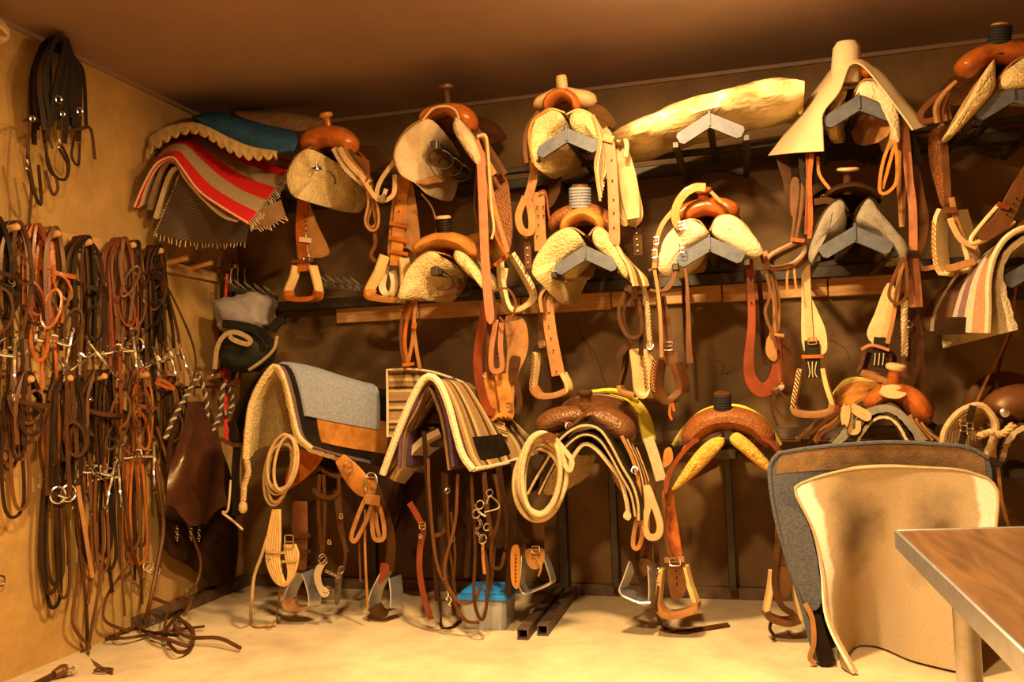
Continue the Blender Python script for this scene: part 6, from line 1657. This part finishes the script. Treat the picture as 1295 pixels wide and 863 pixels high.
# chaps hanging by the corner
CH = Thing('chaps', 'glossy dark brown leather chaps hanging beside the corner', 'chaps', PX(*L3([(660, 150)])[0], .15))
g = loft([np.array([PX(*p, x) for p, x in zip(L3(q), xs)]) for q, xs in (([(625, -80), (605, 20), (580, 120), (545, 290)], (.12, .15, .17, .18)), ([(660, -85), (650, 20), (640, 120), (640, 312)], (.13, .2, .24, .24)), ([(690, -80), (700, 20), (715, 140), (690, 318)], (.14, .22, .22, .2)), ([(715, -60), (735, 40), (758, 150), (770, 292)], (.14, .2, .24, .22)))], 22, 20)
for i in range(g.shape[0]):
    for j in range(g.shape[1]):
        a_, b_ = i / (g.shape[0] - 1), j / (g.shape[1] - 1)
        g[i, j] += np.array([.022 * a_ * math.sin(b_ * 11 + a_ * 2.2) + .01 * math.sin(a_ * 7 + b_ * 5), .01 * math.sin(a_ * 6), (.018 * math.sin(b_ * 15) + .03 * math.cos(b_ * 6)) * a_ ** 4])
CH.part('leg_panel', shell(g, .006), 'chaps_leather')
g = loft([np.array([PX(*p, x) for p, x in zip(L3(q), xs)]) for q, xs in (([(690, 60), (700, 180), (690, 330)], (.1, .12, .1)), ([(740, 60), (780, 180), (800, 400)], (.1, .14, .12)))], 16, 8)
CH.part('leg_panel', shell(g, .006), 'leather_dark')
CH.part('waist_strap', ribbon([PX(*p, .17) for p in L3([(620, -95), (600, -30), (575, 60), (570, 150)])], .03, .005, n=NW), 'leather_dark')
for q in ((598, 340), (645, 340), (672, 345)):
    p = PX(*L3([q])[0], .2)
    CH.part('snap', [ring(p + np.array([0, 0, -.014 * i]), (.004, .006 * (i % 2), 0), (0, .004, .009), .0018, 4, 8) for i in range(5)], 'chrome')
g = loft([np.array([PX(*p, .1) for p in L3(q)]) for q in ([(545, 310), (560, 420), (640, 470)], [(690, 330), (700, 430), (730, 540)], [(800, 330), (800, 430), (780, 545)])], 14, 12)
LG = Thing('chaps', 'second pair of very dark chaps hanging low behind the glossy pair', 'chaps', PX(*L3([(680, 420)])[0], .1))
LG.part('leg_panel', shell(g, .008), 'leather_dark')
# black and white braided rope, red strap, pale rope ends near corner
RP = Thing('braided_rope', 'black and cream braided rope looped over the last lower peg', 'rope', PX(*L2([(750, 640)])[0], .16))
for q in ([(720, 615), (680, 690), (640, 760), (600, 850)], [(830, 640), (800, 720), (830, 760), (845, 700), (815, 650), (800, 760), (770, 830)], [(725, 620), (750, 700), (755, 790)]):
    gs = twist_rope([PX(*p, .16 + .008 * i) for i, p in enumerate(L2(q))], .012, 3, 18)
    RP.part('strand', gs[0], 'rope'); RP.part('strand', gs[1:], 'rope_dark')
NS = Thing('nylon_halter', 'bright red nylon halter straps hanging in the corner behind the rope', 'halter', PX(*L2([(820, 700)])[0], .12))
NS.part('strap', ribbon([PX(*p, .14) for p in L2([(826, 250), (818, 380), (812, 560)])], .018, .004, n=NW), 'nylon_red')
NS.part('strap', ribbon([PX(*p, .15) for p in L2([(822, 600), (820, 720), (826, 860)])], .026, .004, n=NW), 'nylon_red')
NS.part('strap', ribbon([PX(*p, .16) for p in L2([(800, 610), (830, 585), (850, 570)])], .02, .004, n=NW), 'nylon_red')
NS.part('snap', [ring(PX(*p, .17), (.006, .008, 0), (0, 0, .012), .003, 5, 10) for p in L2([(775, 625), (838, 600)])], 'chrome')
HT = Thing('halter', 'black halter with pale rope knots hanging in front of the fleece pad', 'halter', P(305, 620, -.95))
HT.part('strap', ribbon(C3(L3([(780, -20), (800, 60), (795, 160), (800, 300)]), -.95), .045, .005), 'leather_black')
HT.part('strap', ribbon(C3(L3([(745, 40), (790, 62), (830, 60)]), -.96), .02, .004), 'leather_umber')
HT.part('knotted_rope', twist_rope(C3(L3([(830, 100), (838, 150), (825, 200), (822, 250)]), -.97), .014), 'rope_tan')
HT.part('rope_tassel', lathe([(.008, 0), (.02, -.02), (.022, -.045), (.012, -.06)], P(*L3([(820, 248)])[0], -.97), (0, 0, 1), 10), 'rope_tan')
HT.part('rawhide_string', tube(C3(L3([(780, 180), (770, 280), (752, 290), (790, 320), (820, 348)]), -.95), .006, 6), 'rope')
# grey bag and dark duffel hanging in the corner
BG = Thing('cloth_bag', 'crumpled grey cloth bag with black trim hanging in the corner', 'bag', P(320, 400, -.3))
c = P(*KQ([(350, 470)])[0], -.42); k = mpp(c) * .2086
BG.part('sack', blob(c, 170 * k, .12, 122 * k, .75, 44, 30, .2, 3, folds=.09), 'cloth_grey')
BG.part('trim', ribbon([P(*p, -.56) for p in KQ([(200, 525), (300, 535), (400, 560), (460, 600), (480, 640)])], .045, .012), 'nylon_dark')
BG.part('trim', ribbon([P(*p, -.5) for p in KQ([(500, 560), (540, 510), (580, 500)])], .05, .02), 'nylon_dark')
DF = Thing('duffel_bag', 'dark green duffel bag below the grey cloth bag', 'bag', P(315, 450, -.35))
c = P(*KQ([(355, 690)])[0], -.44)
DF.part('sack', blob(c, 150 * k, .12, 125 * k, .7, 36, 24, .12, 6, folds=.06), 'nylon_green')
DF.part('piping', tube([P(*p, -.56) for p in KQ([(530, 600), (510, 680), (440, 750), (360, 805)])], .009, 6), 'rope_tan')
DF.part('carry_strap', ribbon([P(*p, -.6) for p in KQ([(150, 800), (170, 660), (220, 590), (290, 580), (365, 620), (350, 650), (270, 625), (240, 600)])], .026, .006), 'rope_tan')
# wire hook strips on the middle rail
for nm, q0, q1, lb in (('wire_hook_strip', KQ([(230, 285)])[0], KQ([(525, 345)])[0], 'strip of wire hooks in the corner above the grey bag'), ('wire_hook_strip', K4([(705, 735)])[0], K4([(850, 748)])[0], 'strip of wire hooks beside the wooden stirrup')):
    W = Thing(nm, lb, 'hook strip', P(*q0, -.3), 'wire hook strips')
    a = P(*q0, -.35); b = P(*q1, -.3)
    W.part('strip', bar(a + np.array([0, .02, -.02]), b + np.array([0, .02, -.02]), .01, .03), 'iron')
    n = 5
    for i in range(n):
        p = a + (b - a) * i / n; d_ = (b - a) / n
        W.part('hook', tube([p + np.array([0, .02, 0]), p + np.array([.01, -.05, .03]), p + d_ * 1.2 + np.array([.02, -.09, -.005]), p + d_ * 1.5 + np.array([0, -.06, -.012]), p + d_ + np.array([0, .02, -.02])], .0035, 6), 'felt_greytan')
HK = Thing('coat_hanger', 'bent wire hangers behind the last short-rack peg', 'hanger', P(300, 350, -.15))
for k in range(3):
    HK.part('wire', tube([P(*p, -.3 + .05 * k) for p in KQ([(250 + 40 * k, 205), (258 + 38 * k, 190), (248 + 42 * k, 230), (250 + 45 * k, 285)])], .003, 5), 'aluminium')
# bundle of halters high on the left wall
HB = Thing('halter_bundle', 'black halters with silver buckles hanging high on the left wall', 'halter', PX(*L1([(200, 100)])[0], .05))
rs = np.random.RandomState(3)
for k in range(15):
    x = .04 + .009 * k
    dx = rs.randn() * 16
    q = [(110 + dx + 7 * k, 420 + rs.rand() * 120), (118 + dx + 5 * k, 270), (158 + 3 * k, 150), (200 + k, 112), (240, 112), (268 - 2 * k, 150), (292 + dx * .4 - 5 * k, 270), (285 + dx - 6 * k, 400 + rs.rand() * 130)]
    HB.part('strap', ribbon([PX(*p, x) for p in L1(q)], .024 if k % 2 else .018, .004, n=NW), ['leather_black', 'leather_dark', 'nylon_dark'][k % 3])
for q in ([(110, 440), (100, 600), (115, 680), (105, 815)], [(150, 430), (170, 560), (200, 640), (240, 650), (250, 590), (220, 520)], [(240, 480), (290, 470), (330, 470), (345, 580)], [(165, 620), (190, 705), (210, 690), (205, 640)], [(285, 450), (260, 560), (285, 600), (290, 520)], [(215, 540), (245, 600), (235, 655), (180, 620), (165, 520)], [(100, 560), (125, 700), (150, 740), (140, 600)], [(85, 440), (130, 430), (170, 480), (190, 540)]):
    HB.part('strap', ribbon([PX(*p, .11 + rs.rand() * .04) for p in L1(q)], .01 + .006 * rs.rand(), .004, n=NW), ['leather_umber', 'leather_dark'][int(rs.rand() * 2)])
for q, r in (((213, 362), 11), ((290, 405), 10), ((118, 432), 8), ((228, 415), 7)):
    c = PX(*L1([q])[0], .17); k = mpp(c) * .3476 * r
    HB.part('buckle', tube([c + np.array([0, a * k, b * k]) for a, b in ((-1, -1), (1, -1), (1, 1), (-1, 1))], .003, 5, True, 2), 'chrome')
for q in ((215, 505), (98, 580)):
    c = PX(*L1([q])[0], .17)
    HB.part('snap', tube([c, c + np.array([0, .008, -.02]), c + np.array([0, -.004, -.036]), c + np.array([0, .01, -.04])], .0045, 5), 'chrome')
HB.part('hook', tube([PX(*L1([(235, 88)])[0], .0), PX(*L1([(235, 92)])[0], .1), PX(*L1([(235, 80)])[0], .16)], .006, 6), 'iron')
# odds at the left edge
YR = Thing('yellow_rope', 'end of a yellow rope coil at the top left edge of the photo', 'rope', PX(4, 40, .1))
for k in range(3): YR.part('strand', tube([PX(*p, .1 + .02 * k) for p in ((-25, 20 + 6 * k), (-5, 22 + 4 * k), (8, 36 + 3 * k), (8, 48), (-6, 54 - 3 * k), (-25, 50))], .009, 7), 'rope')
LR = Thing('leather_loop', 'brown leather loop on the wall at the left edge of the photo', 'strap', PX(0, 578, .06))
LR.part('loop', ribbon([PX(*p, .06) for p in ((-20, 570), (0, 568), (12, 574), (10, 584), (-4, 586), (-20, 582))], .016, .005, d=(1, 0, 0)), 'leather_brown')
LR.part('hook', tube([PX(*p, .03) for p in ((-3, 728), (5, 730), (4, 740), (-3, 742))], .004, 5), 'iron')
BS = Thing('brush', 'frayed handle end lying on the floor in the bottom left corner', 'brush', PZ(70, 855, 0))
BS.part('handle', tube([PZ(40, 868, .02), PZ(60, 858, .02), PZ(70, 853, .02)], .012, 8), 'leather_umber')
BS.part('ferrule', tube([PZ(68, 853.5, .025), PZ(78, 849, .028), PZ(86, 848, .028)], [.016, .026, .024], 9), 'leather_brown')
rs = np.random.RandomState(8); e = PZ(86, 848, .028)
BS.part('bristles', [tube([e + rs.randn(3) * .006, e + np.array([.03, .005, .004]) + rs.randn(3) * .01], .003, 4, sub=1) for i in range(20)], 'fleece_white')
